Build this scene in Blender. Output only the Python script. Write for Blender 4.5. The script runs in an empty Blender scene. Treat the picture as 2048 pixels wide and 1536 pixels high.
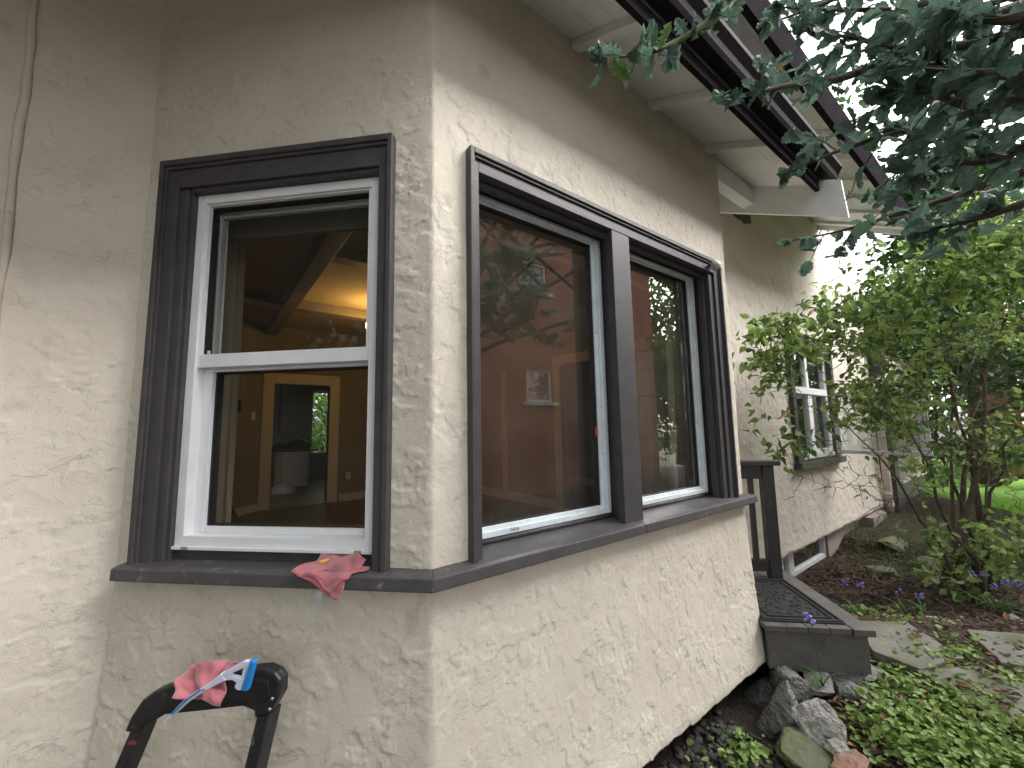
import bpy, bmesh, math, random
import numpy as np
from mathutils import Vector, Matrix

random.seed(7)
S2 = math.sqrt(.5)
SC = bpy.context.scene
COL = SC.collection

# ------------------------------------------------------------------ camera
CAM = np.array([-0.5772, -1.1872, 0.4369])
YAW, PITCH, ROLL, FPX = math.radians(52.888), math.radians(6.374), math.radians(-1.078), 811.0
_f = np.array([math.cos(YAW)*math.cos(PITCH), math.sin(YAW)*math.cos(PITCH), math.sin(PITCH)])
_r0 = np.array([math.sin(YAW), -math.cos(YAW), 0.])
_u0 = np.cross(_r0, _f)
_r = math.cos(ROLL)*_r0 + math.sin(ROLL)*_u0
_u = -math.sin(ROLL)*_r0 + math.cos(ROLL)*_u0
cd = bpy.data.cameras.new('camera')
cd.sensor_width = 36; cd.lens = FPX/2048*36; cd.clip_start = .02; cd.clip_end = 600
co = bpy.data.objects.new('camera', cd); COL.objects.link(co)
co.matrix_world = Matrix(((_r[0], _u[0], -_f[0], CAM[0]), (_r[1], _u[1], -_f[1], CAM[1]), (_r[2], _u[2], -_f[2], CAM[2]), (0, 0, 0, 1)))
SC.camera = co
SC.render.resolution_x, SC.render.resolution_y = 1024, 768

def ray(px, py):
    return _f + _r*(px-1024)/FPX + _u*(768-py)/FPX
def at(px, py, depth):
    return Vector(CAM + ray(px, py)*depth)
def hit(px, py, n, d0):
    d = ray(px, py); n = np.array(n, float)
    return Vector(CAM + d*((d0-n@CAM)/(n@d)))
XA, YA, ZA, NA = (1, 0, 0), (0, 1, 0), (0, 0, 1), (S2, S2, 0)

# ------------------------------------------------------------------ sky, sun, exposure
SUN_EL, SUN_AZ = math.radians(36), math.radians(-46)     # azimuth in the xy plane, from +x
w = bpy.data.worlds.new('World'); SC.world = w; w.use_nodes = True
nt = w.node_tree; nt.nodes.clear()
sky = nt.nodes.new('ShaderNodeTexSky'); sky.sky_type = 'NISHITA'; sky.sun_disc = False
sky.sun_elevation = SUN_EL; sky.sun_rotation = math.pi/2 - SUN_AZ
sky.air_density = 1.0; sky.dust_density = 4.0; sky.ozone_density = 1.0
hs = nt.nodes.new('ShaderNodeHueSaturation'); hs.inputs['Saturation'].default_value = .16
bg = nt.nodes.new('ShaderNodeBackground'); bg.inputs['Strength'].default_value = .15
ow = nt.nodes.new('ShaderNodeOutputWorld')
nt.links.new(sky.outputs[0], hs.inputs['Color']); nt.links.new(hs.outputs[0], bg.inputs['Color']); nt.links.new(bg.outputs[0], ow.inputs['Surface'])
sl = bpy.data.lights.new('sun', 'SUN'); sl.energy = 1.25; sl.angle = math.radians(45); sl.color = (1, .97, .93)
so = bpy.data.objects.new('sun', sl); COL.objects.link(so)
sd = Vector((math.cos(SUN_EL)*math.cos(SUN_AZ), math.cos(SUN_EL)*math.sin(SUN_AZ), math.sin(SUN_EL)))
so.rotation_euler = sd.to_track_quat('Z', 'Y').to_euler(); so.location = (4, -8, 12)
vs = SC.view_settings
vs.view_transform = 'Standard'; vs.look = 'None'; vs.gamma = 1; vs.use_curve_mapping = False
vs.exposure = 2.1
SC.cycles.max_bounces = 8; SC.cycles.transparent_max_bounces = 16
SC.cycles.use_denoising = True

# ------------------------------------------------------------------ materials
def srgb(r, g, b):
    return tuple(((c/255)/12.92 if c/255 <= .04045 else ((c/255+.055)/1.055)**2.4) for c in (r, g, b))
MATS = {}
def mat(name, col, rough=.6, col2=None, scale=8, bump=0, bscale=60, detail=6, spec=.5, metal=0, mixlo=.35, mixhi=.65, stretch=(1, 1, 1), specks=None, sub=0, sheen=0, bdist=.01, transl=0, emit=None):
    m = bpy.data.materials.new(name); m.use_nodes = True; MATS[name] = m
    t = m.node_tree; N = t.nodes; L = t.links
    p = N['Principled BSDF']
    p.inputs['Base Color'].default_value = (*col, 1); p.inputs['Roughness'].default_value = rough
    p.inputs['Specular IOR Level'].default_value = spec; p.inputs['Metallic'].default_value = metal
    if sheen: p.inputs['Sheen Weight'].default_value = sheen
    tc = N.new('ShaderNodeTexCoord'); mp = N.new('ShaderNodeMapping'); mp.inputs['Scale'].default_value = stretch
    L.new(tc.outputs['Object'], mp.inputs['Vector'])
    last = None
    if col2 is not None:
        n = N.new('ShaderNodeTexNoise'); n.inputs['Scale'].default_value = scale; n.inputs['Detail'].default_value = detail; n.inputs['Roughness'].default_value = .62
        L.new(mp.outputs[0], n.inputs['Vector'])
        r = N.new('ShaderNodeMapRange'); r.inputs['From Min'].default_value = mixlo; r.inputs['From Max'].default_value = mixhi
        L.new(n.outputs['Fac'], r.inputs['Value'])
        mx = N.new('ShaderNodeMix'); mx.data_type = 'RGBA'
        mx.inputs[6].default_value = (*col, 1); mx.inputs[7].default_value = (*col2, 1)
        L.new(r.outputs[0], mx.inputs[0]); last = mx.outputs[2]
    if specks:
        c3, sc3, lo, hi = specks
        n = N.new('ShaderNodeTexNoise'); n.inputs['Scale'].default_value = sc3; n.inputs['Detail'].default_value = 5
        L.new(mp.outputs[0], n.inputs['Vector'])
        r = N.new('ShaderNodeMapRange'); r.inputs['From Min'].default_value = lo; r.inputs['From Max'].default_value = hi
        L.new(n.outputs['Fac'], r.inputs['Value'])
        mx = N.new('ShaderNodeMix'); mx.data_type = 'RGBA'
        if last: L.new(last, mx.inputs[6])
        else: mx.inputs[6].default_value = (*col, 1)
        mx.inputs[7].default_value = (*c3, 1)
        L.new(r.outputs[0], mx.inputs[0]); last = mx.outputs[2]
    if last: L.new(last, p.inputs['Base Color'])
    if bump:
        n = N.new('ShaderNodeTexNoise'); n.inputs['Scale'].default_value = bscale; n.inputs['Detail'].default_value = 4
        L.new(mp.outputs[0], n.inputs['Vector'])
        b = N.new('ShaderNodeBump'); b.inputs['Strength'].default_value = bump; b.inputs['Distance'].default_value = bdist
        L.new(n.outputs['Fac'], b.inputs['Height']); L.new(b.outputs[0], p.inputs['Normal'])
    if transl:
        tr = N.new('ShaderNodeBsdfTranslucent'); ms = N.new('ShaderNodeMixShader'); ms.inputs[0].default_value = transl
        if last: L.new(last, tr.inputs['Color'])
        else: tr.inputs['Color'].default_value = (*col, 1)
        L.new(p.outputs[0], ms.inputs[1]); L.new(tr.outputs[0], ms.inputs[2]); L.new(ms.outputs[0], N['Material Output'].inputs['Surface'])
    if emit:
        p.inputs['Emission Color'].default_value = (*col, 1); p.inputs['Emission Strength'].default_value = emit
    return m

STUCCO_A, STUCCO_B = (.575, .53, .445), (.645, .60, .515)
mat('stucco', STUCCO_A, .82, STUCCO_B, 2.2, bump=.35, bscale=160, bdist=.004, spec=.25, specks=((.43, .39, .32), 7, .66, .8))
def stucco_relief(m, sx, sy):
    t = m.node_tree; N = t.nodes; L = t.links; p = N['Principled BSDF']
    old = p.inputs['Normal'].links[0].from_node
    tc = N.new('ShaderNodeTexCoord'); prev = old.inputs['Normal']
    hsum = None
    for k, (sc_, lo, w_, amp) in enumerate(((7, .5, .012, 1.), (13, .53, .014, .8), (22, .48, .02, .55))):
        mp = N.new('ShaderNodeMapping'); mp.inputs['Location'].default_value = (k*3.3, k*1.7, k*5.1); mp.inputs['Scale'].default_value = (sx, sx, sy)
        L.new(tc.outputs['Object'], mp.inputs['Vector'])
        n = N.new('ShaderNodeTexNoise'); n.inputs['Scale'].default_value = sc_; n.inputs['Detail'].default_value = 9; n.inputs['Roughness'].default_value = .62; n.inputs['Distortion'].default_value = .35
        L.new(mp.outputs[0], n.inputs['Vector'])
        r = N.new('ShaderNodeMapRange'); r.inputs['From Min'].default_value = lo; r.inputs['From Max'].default_value = lo+w_
        L.new(n.outputs['Fac'], r.inputs['Value'])
        ms = N.new('ShaderNodeTexNoise'); ms.inputs['Scale'].default_value = 4.6+k; ms.inputs['Detail'].default_value = 1; L.new(mp.outputs[0], ms.inputs['Vector'])
        r2 = N.new('ShaderNodeMapRange'); r2.inputs['From Min'].default_value = .49; r2.inputs['From Max'].default_value = .60; r2.inputs['To Max'].default_value = amp; L.new(ms.outputs['Fac'], r2.inputs['Value'])
        mu = N.new('ShaderNodeMath'); mu.operation = 'MULTIPLY'; L.new(r.outputs[0], mu.inputs[0]); L.new(r2.outputs[0], mu.inputs[1])
        if hsum is None: hsum = mu.outputs[0]
        else:
            ad = N.new('ShaderNodeMath'); ad.operation = 'ADD'; L.new(hsum, ad.inputs[0]); L.new(mu.outputs[0], ad.inputs[1]); hsum = ad.outputs[0]
    b = N.new('ShaderNodeBump'); b.inputs['Strength'].default_value = 1.; b.inputs['Distance'].default_value = .0010
    L.new(hsum, b.inputs['Height']); L.new(b.outputs[0], prev)
stucco_relief(MATS['stucco'], 1.0, 1.15)
mat('stucco_far', (.55, .50, .44), .85, (.63, .585, .52), 3, bump=.8, bscale=14, bdist=.02, spec=.2)
mat('trim', (.060, .056, .060), .45, (.076, .071, .075), 14, bump=.12, bscale=220, stretch=(1, 1, 1), bdist=.003, spec=.28)
mat('trim_sill', (.060, .056, .059), .5, (.080, .075, .078), 11, bump=.2, bscale=150, bdist=.003, specks=((.2, .19, .18), 34, .62, .74))
mat('vinyl', (.78, .8, .83), .35, (.70, .72, .74), 6, bump=.03, bscale=90, bdist=.002)
mat('vinyl_worn', (.68, .76, .80), .45, (.58, .63, .65), 9, bump=.1, bscale=120, bdist=.003, specks=((.25, .22, .2), 40, .68, .76))
mat('track', (.25, .27, .27), .5)
mat('gasket', (.012, .012, .013), .6)
mat('soffit', (.78, .79, .77), .6, (.70, .71, .69), 4, bump=.1, bscale=70, bdist=.003)
mat('soffit_white', (.82, .83, .83), .5, (.74, .75, .75), 6, bump=.08, bscale=60, bdist=.003)
mat('gutter', (.022, .018, .021), .55, (.03, .025, .028), 10, spec=.015)
mat('fascia', (.02, .017, .02), .7, (.027, .023, .027), 10, spec=0.)
mat('shingle', (.05, .05, .052), .9, (.09, .088, .085), 30, bump=.6, bscale=90)
mat('deck_paint', (.085, .078, .074), .6, (.13, .122, .115), 9, bump=.25, bscale=60, stretch=(1, 1, 1), bdist=.004, specks=((.16, .15, .14), 22, .63, .75))
mat('rail_paint', (.028, .027, .029), .4, (.038, .036, .038), 12)
mat('rubber', (.016, .017, .019), .55, (.024, .025, .028), 20, bump=.2, bscale=200, bdist=.003)
mat('soil', (.030, .021, .015), .95, (.062, .042, .029), 9, bump=1, bscale=40, bdist=.03, specks=((.10, .072, .05), 60, .62, .72))
mat('mulch', (.068, .042, .030), .9, (.125, .08, .058), 40, bump=.5, bscale=120)
mat('lawn', (.14, .34, .02), .85, (.20, .42, .035), 5, bump=.6, bscale=150, bdist=.02)
mat('grass_blade', (.13, .33, .03), .6, (.19, .42, .05), 3, transl=.3)
mat('stone', (.14, .145, .145), .85, (.30, .30, .285), 11, bump=1, bscale=34, bdist=.03, stretch=(1, 1, 2.6), specks=((.09, .10, .06), 9, .55, .68))
mat('stone_pale', (.40, .395, .37), .85, (.22, .22, .20), 16, bump=1, bscale=40, bdist=.03)
mat('stone_pink', (.33, .19, .14), .85, (.24, .15, .11), 12, bump=.6, bscale=36, bdist=.015)
mat('stone_moss', (.13, .13, .10), .9, (.10, .13, .045), 8, bump=.9, bscale=30, bdist=.015)
mat('pebble', (.042, .040, .041), .7, (.085, .072, .062), 30, bump=.2, bscale=90)
mat('slab', (.15, .148, .125), .88, (.22, .217, .185), 6, bump=.7, bscale=70, bdist=.006, specks=((.11, .125, .06), 4, .52, .66))
mat('concrete', (.38, .34, .30), .9, (.28, .25, .22), 5, bump=.4, bscale=40)
mat('foundation', (.09, .085, .08), .95, (.06, .057, .055), 6, bump=.5, bscale=30)
mat('leaf_holly', (.07, .13, .10), .4, (.115, .18, .13), 5, transl=.5)
mat('leaf_holly_young', (.16, .26, .07), .35, (.10, .19, .06), 9, transl=.25)
mat('leaf_shrub', (.18, .29, .065), .5, (.34, .45, .15), 3.2, transl=.48)
mat('leaf_shrub_dark', (.065, .14, .045), .5, (.11, .2, .06), 2.5, transl=.32)
mat('leaf_ground', (.13, .24, .04), .5, (.32, .44, .13), 26, transl=.3)
mat('leaf_strap', (.06, .16, .03), .45, (.10, .23, .045), 6, transl=.25)
mat('leaf_tree', (.032, .078, .022), .6, (.06, .13, .033), 1.3, transl=.22)
mat('leaf_tree_light', (.08, .19, .03), .6, (.14, .27, .05), 1.0, transl=.35)
mat('leaf_dry', (.30, .17, .08), .8, (.20, .10, .05), 10)
mat('bark', (.06, .047, .037), .9, (.11, .088, .066), 16, bump=.7, bscale=60)
mat('twig', (.10, .078, .058), .85, (.17, .135, .10), 8)
mat('twig_green', (.10, .13, .05), .7)
mat('bluebell', (.28, .26, .72), .6, (.38, .36, .80), 30, transl=.3)
mat('berry', (.33, .30, .10), .6)
mat('cloth_pink', (.38, .10, .135), .9, (.47, .16, .17), 18, bump=.5, bscale=420, bdist=.002, sheen=.5, specks=((.22, .09, .10), 11, .56, .7))
mat('tag_grey', (.28, .29, .33), .8, (.40, .41, .45), 60)
mat('yellow', (.78, .56, .05), .45)
mat('ladder', (.011, .011, .013), .45, (.02, .02, .022), 30, bump=.2, bscale=80, bdist=.003, specks=((.14, .14, .15), 46, .66, .72))
mat('ladder_red', (.30, .03, .03), .5)
mat('rivet', (.5, .5, .52), .35, metal=.8)
mat('plastic_white', (.66, .69, .84), .35)
mat('plastic_blue', (.015, .24, .62), .35)
mat('light_shell', (.62, .66, .66), .4, (.5, .52, .5), 40)
mat('light_lens', (.16, .15, .10), .3)
mat('pvc', (.72, .67, .60), .5, (.5, .44, .36), 10)
mat('siding', (.35, .31, .26), .8, (.29, .26, .22), 8, stretch=(4, 4, .3))
mat('red_stucco', (.38, .155, .10), .85, (.29, .115, .075), 1.6, bump=.7, bscale=16, bdist=.02, stretch=(.5, .5, 2))
mat('brick_wall', (.42, .20, .14), .9, (.50, .30, .23), 3, bump=.5, bscale=20)
mat('room_wall', (.20, .165, .11), .85, (.23, .19, .125), 2)
mat('room_trim', (.55, .48, .37), .6)
mat('room_ceiling', (.50, .39, .22), .85)
mat('room_beam', (.24, .20, .15), .6, (.2, .165, .12), 8)
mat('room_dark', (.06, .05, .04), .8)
mat('room_floor', (.09, .055, .045), .5, (.12, .075, .06), 12, stretch=(1, 6, 1))
mat('tile_floor', (.24, .24, .25), .35, (.19, .19, .2), 3)
mat('kitchen', (.42, .42, .43), .5, (.36, .36, .37), 5)
mat('counter', (.02, .02, .022), .35)
mat('panel_grey', (.20, .18, .14), .6)
mat('wood_pale', (.40, .30, .18), .6, (.30, .22, .13), 20, stretch=(1, 1, .1))
mat('bag_white', (.6, .6, .62), .5, (.5, .5, .52), 20)
mat('old_white', (.55, .54, .48), .6, (.42, .40, .34), 12, specks=((.2, .15, .1), 30, .64, .72))
mat('roll', (.52, .47, .40), .7, (.42, .38, .33), 5, stretch=(6, 6, .3))
mat('band_gold', (.55, .40, .08), .5)
mat('lamp', (1, .62, .2), .5, emit=13)
mat('red_sign', (.5, .06, .05), .5)
mat('pen', (.04, .06, .22), .5)
mat('house_white', (.62, .62, .6), .6)

def glass(name, k, tint=(1, 1, 1), base=0.0, dust=.0):
    m = bpy.data.materials.new(name); m.use_nodes = True; MATS[name] = m
    t = m.node_tree; N = t.nodes; L = t.links; N.remove(N['Principled BSDF'])
    tr = N.new('ShaderNodeBsdfTransparent'); tr.inputs[0].default_value = (*tint, 1)
    gl = N.new('ShaderNodeBsdfGlossy'); gl.inputs['Roughness'].default_value = 0.0; gl.inputs['Color'].default_value = (1, 1, 1, 1)
    ge = N.new('ShaderNodeNewGeometry'); dt_ = N.new('ShaderNodeVectorMath'); dt_.operation = 'DOT_PRODUCT'
    L.new(ge.outputs['Incoming'], dt_.inputs[0]); L.new(ge.outputs['Normal'], dt_.inputs[1])
    def mth(op, a, b_):
        q = N.new('ShaderNodeMath'); q.operation = op
        for i_, v_ in enumerate((a, b_)):
            if isinstance(v_, (int, float)): q.inputs[i_].default_value = v_
            elif v_ is not None: L.new(v_, q.inputs[i_])
        return q.outputs[0]
    fr_ = mth('ADD', mth('MULTIPLY', mth('POWER', mth('SUBTRACT', 1., mth('ABSOLUTE', dt_.outputs['Value'], None)), 5.), .96), .04)
    mu = N.new('ShaderNodeMath'); mu.operation = 'MULTIPLY_ADD'; mu.inputs[1].default_value = k; mu.inputs[2].default_value = base; mu.use_clamp = True
    ms = N.new('ShaderNodeMixShader')
    L.new(fr_, mu.inputs[0]); L.new(mu.outputs[0], ms.inputs[0]); L.new(tr.outputs[0], ms.inputs[1]); L.new(gl.outputs[0], ms.inputs[2])
    if dust:
        df = N.new('ShaderNodeBsdfDiffuse'); df.inputs['Color'].default_value = (.6, .58, .53, 1); m2 = N.new('ShaderNodeMixShader')
        no = N.new('ShaderNodeTexNoise'); no.inputs['Scale'].default_value = 5; no.inputs['Detail'].default_value = 6
        tc = N.new('ShaderNodeTexCoord'); L.new(tc.outputs['Object'], no.inputs['Vector'])
        mr = N.new('ShaderNodeMapRange'); mr.inputs['From Min'].default_value = .3; mr.inputs['From Max'].default_value = .75; mr.inputs['To Min'].default_value = dust*.5; mr.inputs['To Max'].default_value = dust*1.5
        L.new(no.outputs['Fac'], mr.inputs['Value']); L.new(mr.outputs[0], m2.inputs[0]); L.new(ms.outputs[0], m2.inputs[1]); L.new(df.outputs[0], m2.inputs[2]); ms = m2
    L.new(ms.outputs[0], N['Material Output'].inputs['Surface'])
glass('glass_bay', 2.3, (.96, .96, .94), .025, .022)
glass('glass_side', .14, (.95, .96, .95), 0, .012)
glass('glass_dark', 2.0, (.8, .82, .82), .02)

# ------------------------------------------------------------------ mesh helpers
def link(o, parent=None):
    COL.objects.link(o)
    if parent is not None:
        o.parent = parent
        o.matrix_parent_inverse = Matrix.Translation(-Vector(parent.location)) if parent.type == 'EMPTY' else Matrix.Identity(4)
    return o
def tag(o, label=None, cat=None, group=None, kind=None):
    if label: o['label'] = label
    if cat: o['category'] = cat
    if group: o['group'] = group
    if kind: o['kind'] = kind
    return o
def thing(name, loc, label, cat, group=None):
    o = bpy.data.objects.new(name, None); o.empty_display_size = .1
    o.location = loc; COL.objects.link(o)
    return tag(o, label, cat, group)

class MB:
    def __init__(s): s.v = []; s.f = []
    def add(s, vs, fs):
        k = len(s.v); s.v += [tuple(p) for p in vs]; s.f += [tuple(i+k for i in f) for f in fs]; return s
    def hexa(s, p):      # 8 points: bottom loop 0-3, top loop 4-7
        return s.add(p, [(3, 2, 1, 0), (4, 5, 6, 7), (0, 1, 5, 4), (1, 2, 6, 5), (2, 3, 7, 6), (3, 0, 4, 7)])
    def box(s, a, b, T=None):
        (x0, y0, z0), (x1, y1, z1) = a, b
        p = [(x0, y0, z0), (x1, y0, z0), (x1, y1, z0), (x0, y1, z0), (x0, y0, z1), (x1, y0, z1), (x1, y1, z1), (x0, y1, z1)]
        return s.hexa([T(*q) for q in p] if T else p)
    def prism(s, loop, off):
        n = len(loop); off = Vector(off); a = [Vector(p) for p in loop]
        return s.add(a+[p+off for p in a], [tuple(range(n))[::-1], tuple(range(n, 2*n))]+[(i, (i+1) % n, n+(i+1) % n, n+i) for i in range(n)])
    def tube(s, pts, rad, n=6, cap=True):
        pts = [Vector(p) for p in pts]; m = len(pts)
        rad = rad if hasattr(rad, '__len__') else [rad]*m
        k = len(s.v); up = Vector((.13, .21, 1)).normalized()
        for i, p in enumerate(pts):
            t = (pts[min(i+1, m-1)]-pts[max(i-1, 0)]).normalized()
            a = t.cross(up)
            if a.length < .05: a = t.cross(Vector((1, .1, 0)))
            a.normalize(); b = t.cross(a)
            for j in range(n):
                q = 2*math.pi*j/n
                s.v.append(tuple(p+(a*math.cos(q)+b*math.sin(q))*rad[i]))
        for i in range(m-1):
            for j in range(n):
                s.f.append((k+i*n+j, k+i*n+(j+1) % n, k+(i+1)*n+(j+1) % n, k+(i+1)*n+j))
        if cap:
            s.f.append(tuple(k+j for j in range(n))[::-1]); s.f.append(tuple(k+(m-1)*n+j for j in range(n)))
        return s
    def lathe(s, prof, c, axis, n=16):
        ax = Vector(axis).normalized(); a = ax.orthogonal().normalized(); b = ax.cross(a); c = Vector(c); k = len(s.v)
        for r, h in prof:
            for j in range(n):
                q = 2*math.pi*j/n; s.v.append(tuple(c+ax*h+(a*math.cos(q)+b*math.sin(q))*r))
        for i in range(len(prof)-1):
            for j in range(n): s.f.append((k+i*n+j, k+i*n+(j+1) % n, k+(i+1)*n+(j+1) % n, k+(i+1)*n+j))
        s.f.append(tuple(k+j for j in range(n))[::-1]); s.f.append(tuple(k+(len(prof)-1)*n+j for j in range(n)))
        return s
    def build(s, name, m, parent=None, smooth=False, bevel=0, fix=True, kind=None, label=None):
        me = bpy.data.meshes.new(name); me.from_pydata(s.v, [], s.f)
        if fix:
            bm = bmesh.new(); bm.from_mesh(me); bmesh.ops.recalc_face_normals(bm, faces=bm.faces); bm.to_mesh(me); bm.free()
        me.materials.append(MATS[m])
        if smooth: me.polygons.foreach_set('use_smooth', [True]*len(me.polygons))
        o = bpy.data.objects.new(name, me); link(o, parent)
        if bevel:
            b = o.modifiers.new('bevel', 'BEVEL'); b.width = bevel; b.segments = 2; b.limit_method = 'ANGLE'
        if kind: o['kind'] = kind
        if label: o['label'] = label
        return o

def np_mesh(name, V, Q, m, parent=None, smooth=True):
    me = bpy.data.meshes.new(name); V = np.asarray(V, np.float32); Q = np.asarray(Q, np.int32)
    k = Q.shape[1]
    me.vertices.add(len(V)); me.vertices.foreach_set('co', V.ravel())
    me.loops.add(Q.size); me.loops.foreach_set('vertex_index', Q.ravel())
    me.polygons.add(len(Q)); me.polygons.foreach_set('loop_start', np.arange(0, Q.size, k, dtype=np.int32))
    try: me.polygons.foreach_set('loop_total', np.full(len(Q), k, np.int32))
    except Exception: pass
    me.polygons.foreach_set('use_smooth', np.full(len(Q), smooth))
    me.update(calc_edges=True); me.validate()
    me.materials.append(MATS[m]); o = bpy.data.objects.new(name, me); return link(o, parent)

def perlin(x, y, seed=0):
    xi = np.floor(x).astype(np.int64); yi = np.floor(y).astype(np.int64); xf = x-xi; yf = y-yi
    def g(ix, iy, fx, fy):
        h = (ix*374761393 + iy*668265263 + seed*1442695041) & 0xffffffff
        h = ((h ^ (h >> 13))*1274126177) & 0xffffffff
        a = ((h ^ (h >> 16)) & 0xffff)/65536*2*np.pi
        return np.cos(a)*fx+np.sin(a)*fy
    u = xf*xf*xf*(xf*(xf*6-15)+10); v = yf*yf*yf*(yf*(yf*6-15)+10)
    a = g(xi, yi, xf, yf); b = g(xi+1, yi, xf-1, yf); c = g(xi, yi+1, xf, yf-1); d = g(xi+1, yi+1, xf-1, yf-1)
    return ((a*(1-u)+b*u)*(1-v)+(c*(1-u)+d*u)*v)*1.5
def fbm(x, y, seed=0, o=4):
    s = 0; a = 1; t = 0
    for i in range(o): s = s+a*perlin(x*2**i, y*2**i, seed+i*17); t += a; a *= .5
    return s/t
def stucco_h(s, z, seed, ax=1., az=1.):
    wx = fbm(s*30, z*30, seed+1, 4)*.026; wz = fbm(s*30, z*30, seed+2, 4)*.026
    p, q = (s+wx)*ax, (z+wz)*az
    h = .0016*fbm(s*3, z*3, seed+3, 2)
    for k, (fr, a) in enumerate(((4.2, .0021), (7, .0021), (12, .0018), (19, .0012))):
        n = fbm(p*fr, q*fr, seed+10+k, 2)+.1*(k-1)
        msk = np.clip((perlin(s*7.3+k*3.1, z*5.1, seed+30+k)+.03)*5, 0, 1)
        wd = .5*(1-msk)+.012
        h = h + a*(.12+.88*msk)*np.tanh(n/wd)
        h = h + a*1.1*msk*np.exp(-((n-.02)/.03)**2)
    n = perlin(p*30, q*30, seed+50); m2 = np.clip((perlin(s*4.1, z*4.1, seed+51)-.12)*5, 0, 1)
    h = h + .0022*m2*np.clip(n-.22, 0, 1)*2
    return h + .0005*perlin(s*60, z*60, seed+60)

# ------------------------------------------------------------------ ground
CTRL = np.array([(-.6, -1.2, -1.22), (.5, -.3, -1.22), (1.2, -.15, -1.20), (1.7, -.3, -1.16), (1.0, -1.0, -1.2), (2.15, -.5, -.98), (2.05, -1.0, -.97), (2.6, -.9, -.955), (3.2, -.5, -.955), (3.2, -1, -.95), (3.0, -.1, -1.02),
    (3.6, .3, -1.22), (4.5, .5, -1.38), (5.3, .6, -1.45), (6.3, .6, -1.40), (7.5, .7, -1.2), (9, .6, -1.17), (5, -.5, -1.08), (7, -.8, -1.02), (10, -.5, -.95), (12, -3, -.95), (4, -3, -1.0), (0, -4, -1.15), (-4, -3, -1.2), (2.0, -.1, -1.12), (2.4, .1, -1.18), (2.0, -2.0, -1.0),
    (20, 0, -.9), (-20, -20, -1.1), (20, -20, -1), (0, 20, -1.2), (20, 20, -1), (80, 80, -1), (-80, 80, -1), (80, -80, -1), (-80, -80, -1)])
def gz(x, y):
    x = np.asarray(x, float); y = np.asarray(y, float)
    d2 = (x[..., None]-CTRL[:, 0])**2+(y[..., None]-CTRL[:, 1])**2+.01
    wt = d2**-1.6
    return (wt*CTRL[:, 2]).sum(-1)/wt.sum(-1)
def gz1(x, y): return float(gz(np.array([x]), np.array([y]))[0])
def ground_pt(px, py):          # first point of the ground along a sight line
    d = ray(px, py); z = -1.05
    for i in range(5):
        q = CAM+d*min(40, max(.5, (z-CAM[2])/min(d[2], -1e-3)))
        z = .4*z+.6*gz1(q[0], q[1])
    return Vector(q)
gx = np.concatenate([np.linspace(-120, -4, 20), np.linspace(-3.6, .2, 22), np.arange(.25, 6, .045), np.linspace(6.1, 14, 50), np.linspace(15, 120, 24)])
gy = np.concatenate([np.linspace(-120, -6, 20), np.linspace(-5.5, -2, 18), np.arange(-1.95, 1.0, .045), np.linspace(1.2, 12, 14), np.linspace(15, 120, 16)])
GX, GY = np.meshgrid(gx, gy)
GZ = gz(GX, GY)+.012*fbm(GX*6, GY*6, 3, 4)+.006*perlin(GX*22, GY*22, 9)
nx, ny = len(gx), len(gy)
ii = (np.arange(ny-1)[:, None]*nx+np.arange(nx-1)[None, :]).ravel()
g = np_mesh('ground', np.stack([GX.ravel(), GY.ravel(), GZ.ravel()], 1), np.stack([ii, ii+1, ii+1+nx, ii+nx], 1), 'soil')
tag(g, 'dark brown soil bed around the house and stepping stones', 'ground', kind='structure')

WK = bpy.data.objects.new('bounce_paving', None); COL.objects.link(WK); tag(WK, 'added concrete slabs out of view, bouncing light up to walls and eaves', 'bounce_paving', kind='structure')  # added out of view to bounce light onto soffit and upper walls
for i in range(7):
    x0 = -6+i*1.04; z0 = gz1(x0+.5, -2.)+.045
    MB().box((x0, -3.4, z0-.12), (x0+1.03, -.85, z0)).build('paving_slab', 'concrete', WK, bevel=.008)
def blade_patch(name, n, spot, hgt, wid, m, label, cat, parent=None):
    b = MB()
    for i in range(n):
        x, y, z = spot(); a = random.random()*6.28; h = hgt*random.uniform(.6, 1.3); ln = Vector((math.cos(a), math.sin(a), 0))
        sd_ = Vector((-ln.y, ln.x, 0))*wid/2; p = Vector((x, y, z)); t = p+Vector((0, 0, h))+ln*h*random.uniform(.1, .7)
        md = p+Vector((0, 0, h*.6))+ln*h*.15
        k = len(b.v); b.v += [tuple(p-sd_), tuple(p+sd_), tuple(md+sd_*.8), tuple(md-sd_*.8), tuple(t)]
        b.f += [(k, k+1, k+2, k+3), (k+3, k+2, k+4)]
    return tag(b.build(name, m, parent, fix=False), label, cat, kind='stuff')

# lawn far behind the shrubs
lx = np.linspace(8.6, 30, 40); ly = np.linspace(-9, 2.2, 26); LX, LY = np.meshgrid(lx, ly)
msk = ((LX-18)/9.5)**2+((LY+2.2)/4.2)**2
LZ = gz(LX, LY)+np.where(msk < 1, .03, -.25)+.01*fbm(LX, LY, 5, 3)
ii = (np.arange(25)[:, None]*40+np.arange(39)[None, :]).ravel()
tag(np_mesh('lawn', np.stack([LX.ravel(), LY.ravel(), LZ.ravel()], 1), np.stack([ii, ii+1, ii+41, ii+40], 1), 'lawn'), 'bright green lawn beyond the shrubs', 'lawn', kind='structure')

# ------------------------------------------------------------------ the house
HOUSE = thing('stucco_house', (0, .8, -1.2), 'beige stucco house with dark trimmed bay window and white eaves', 'house')
LA, LB = 1.124, 2.09
def TA(s, d, z): return (-s*S2+d*S2, s*S2+d*S2, z)
def TB(x, d, z): return (x, d, z)
def sof(y): return 2.26+.5*y

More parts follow.
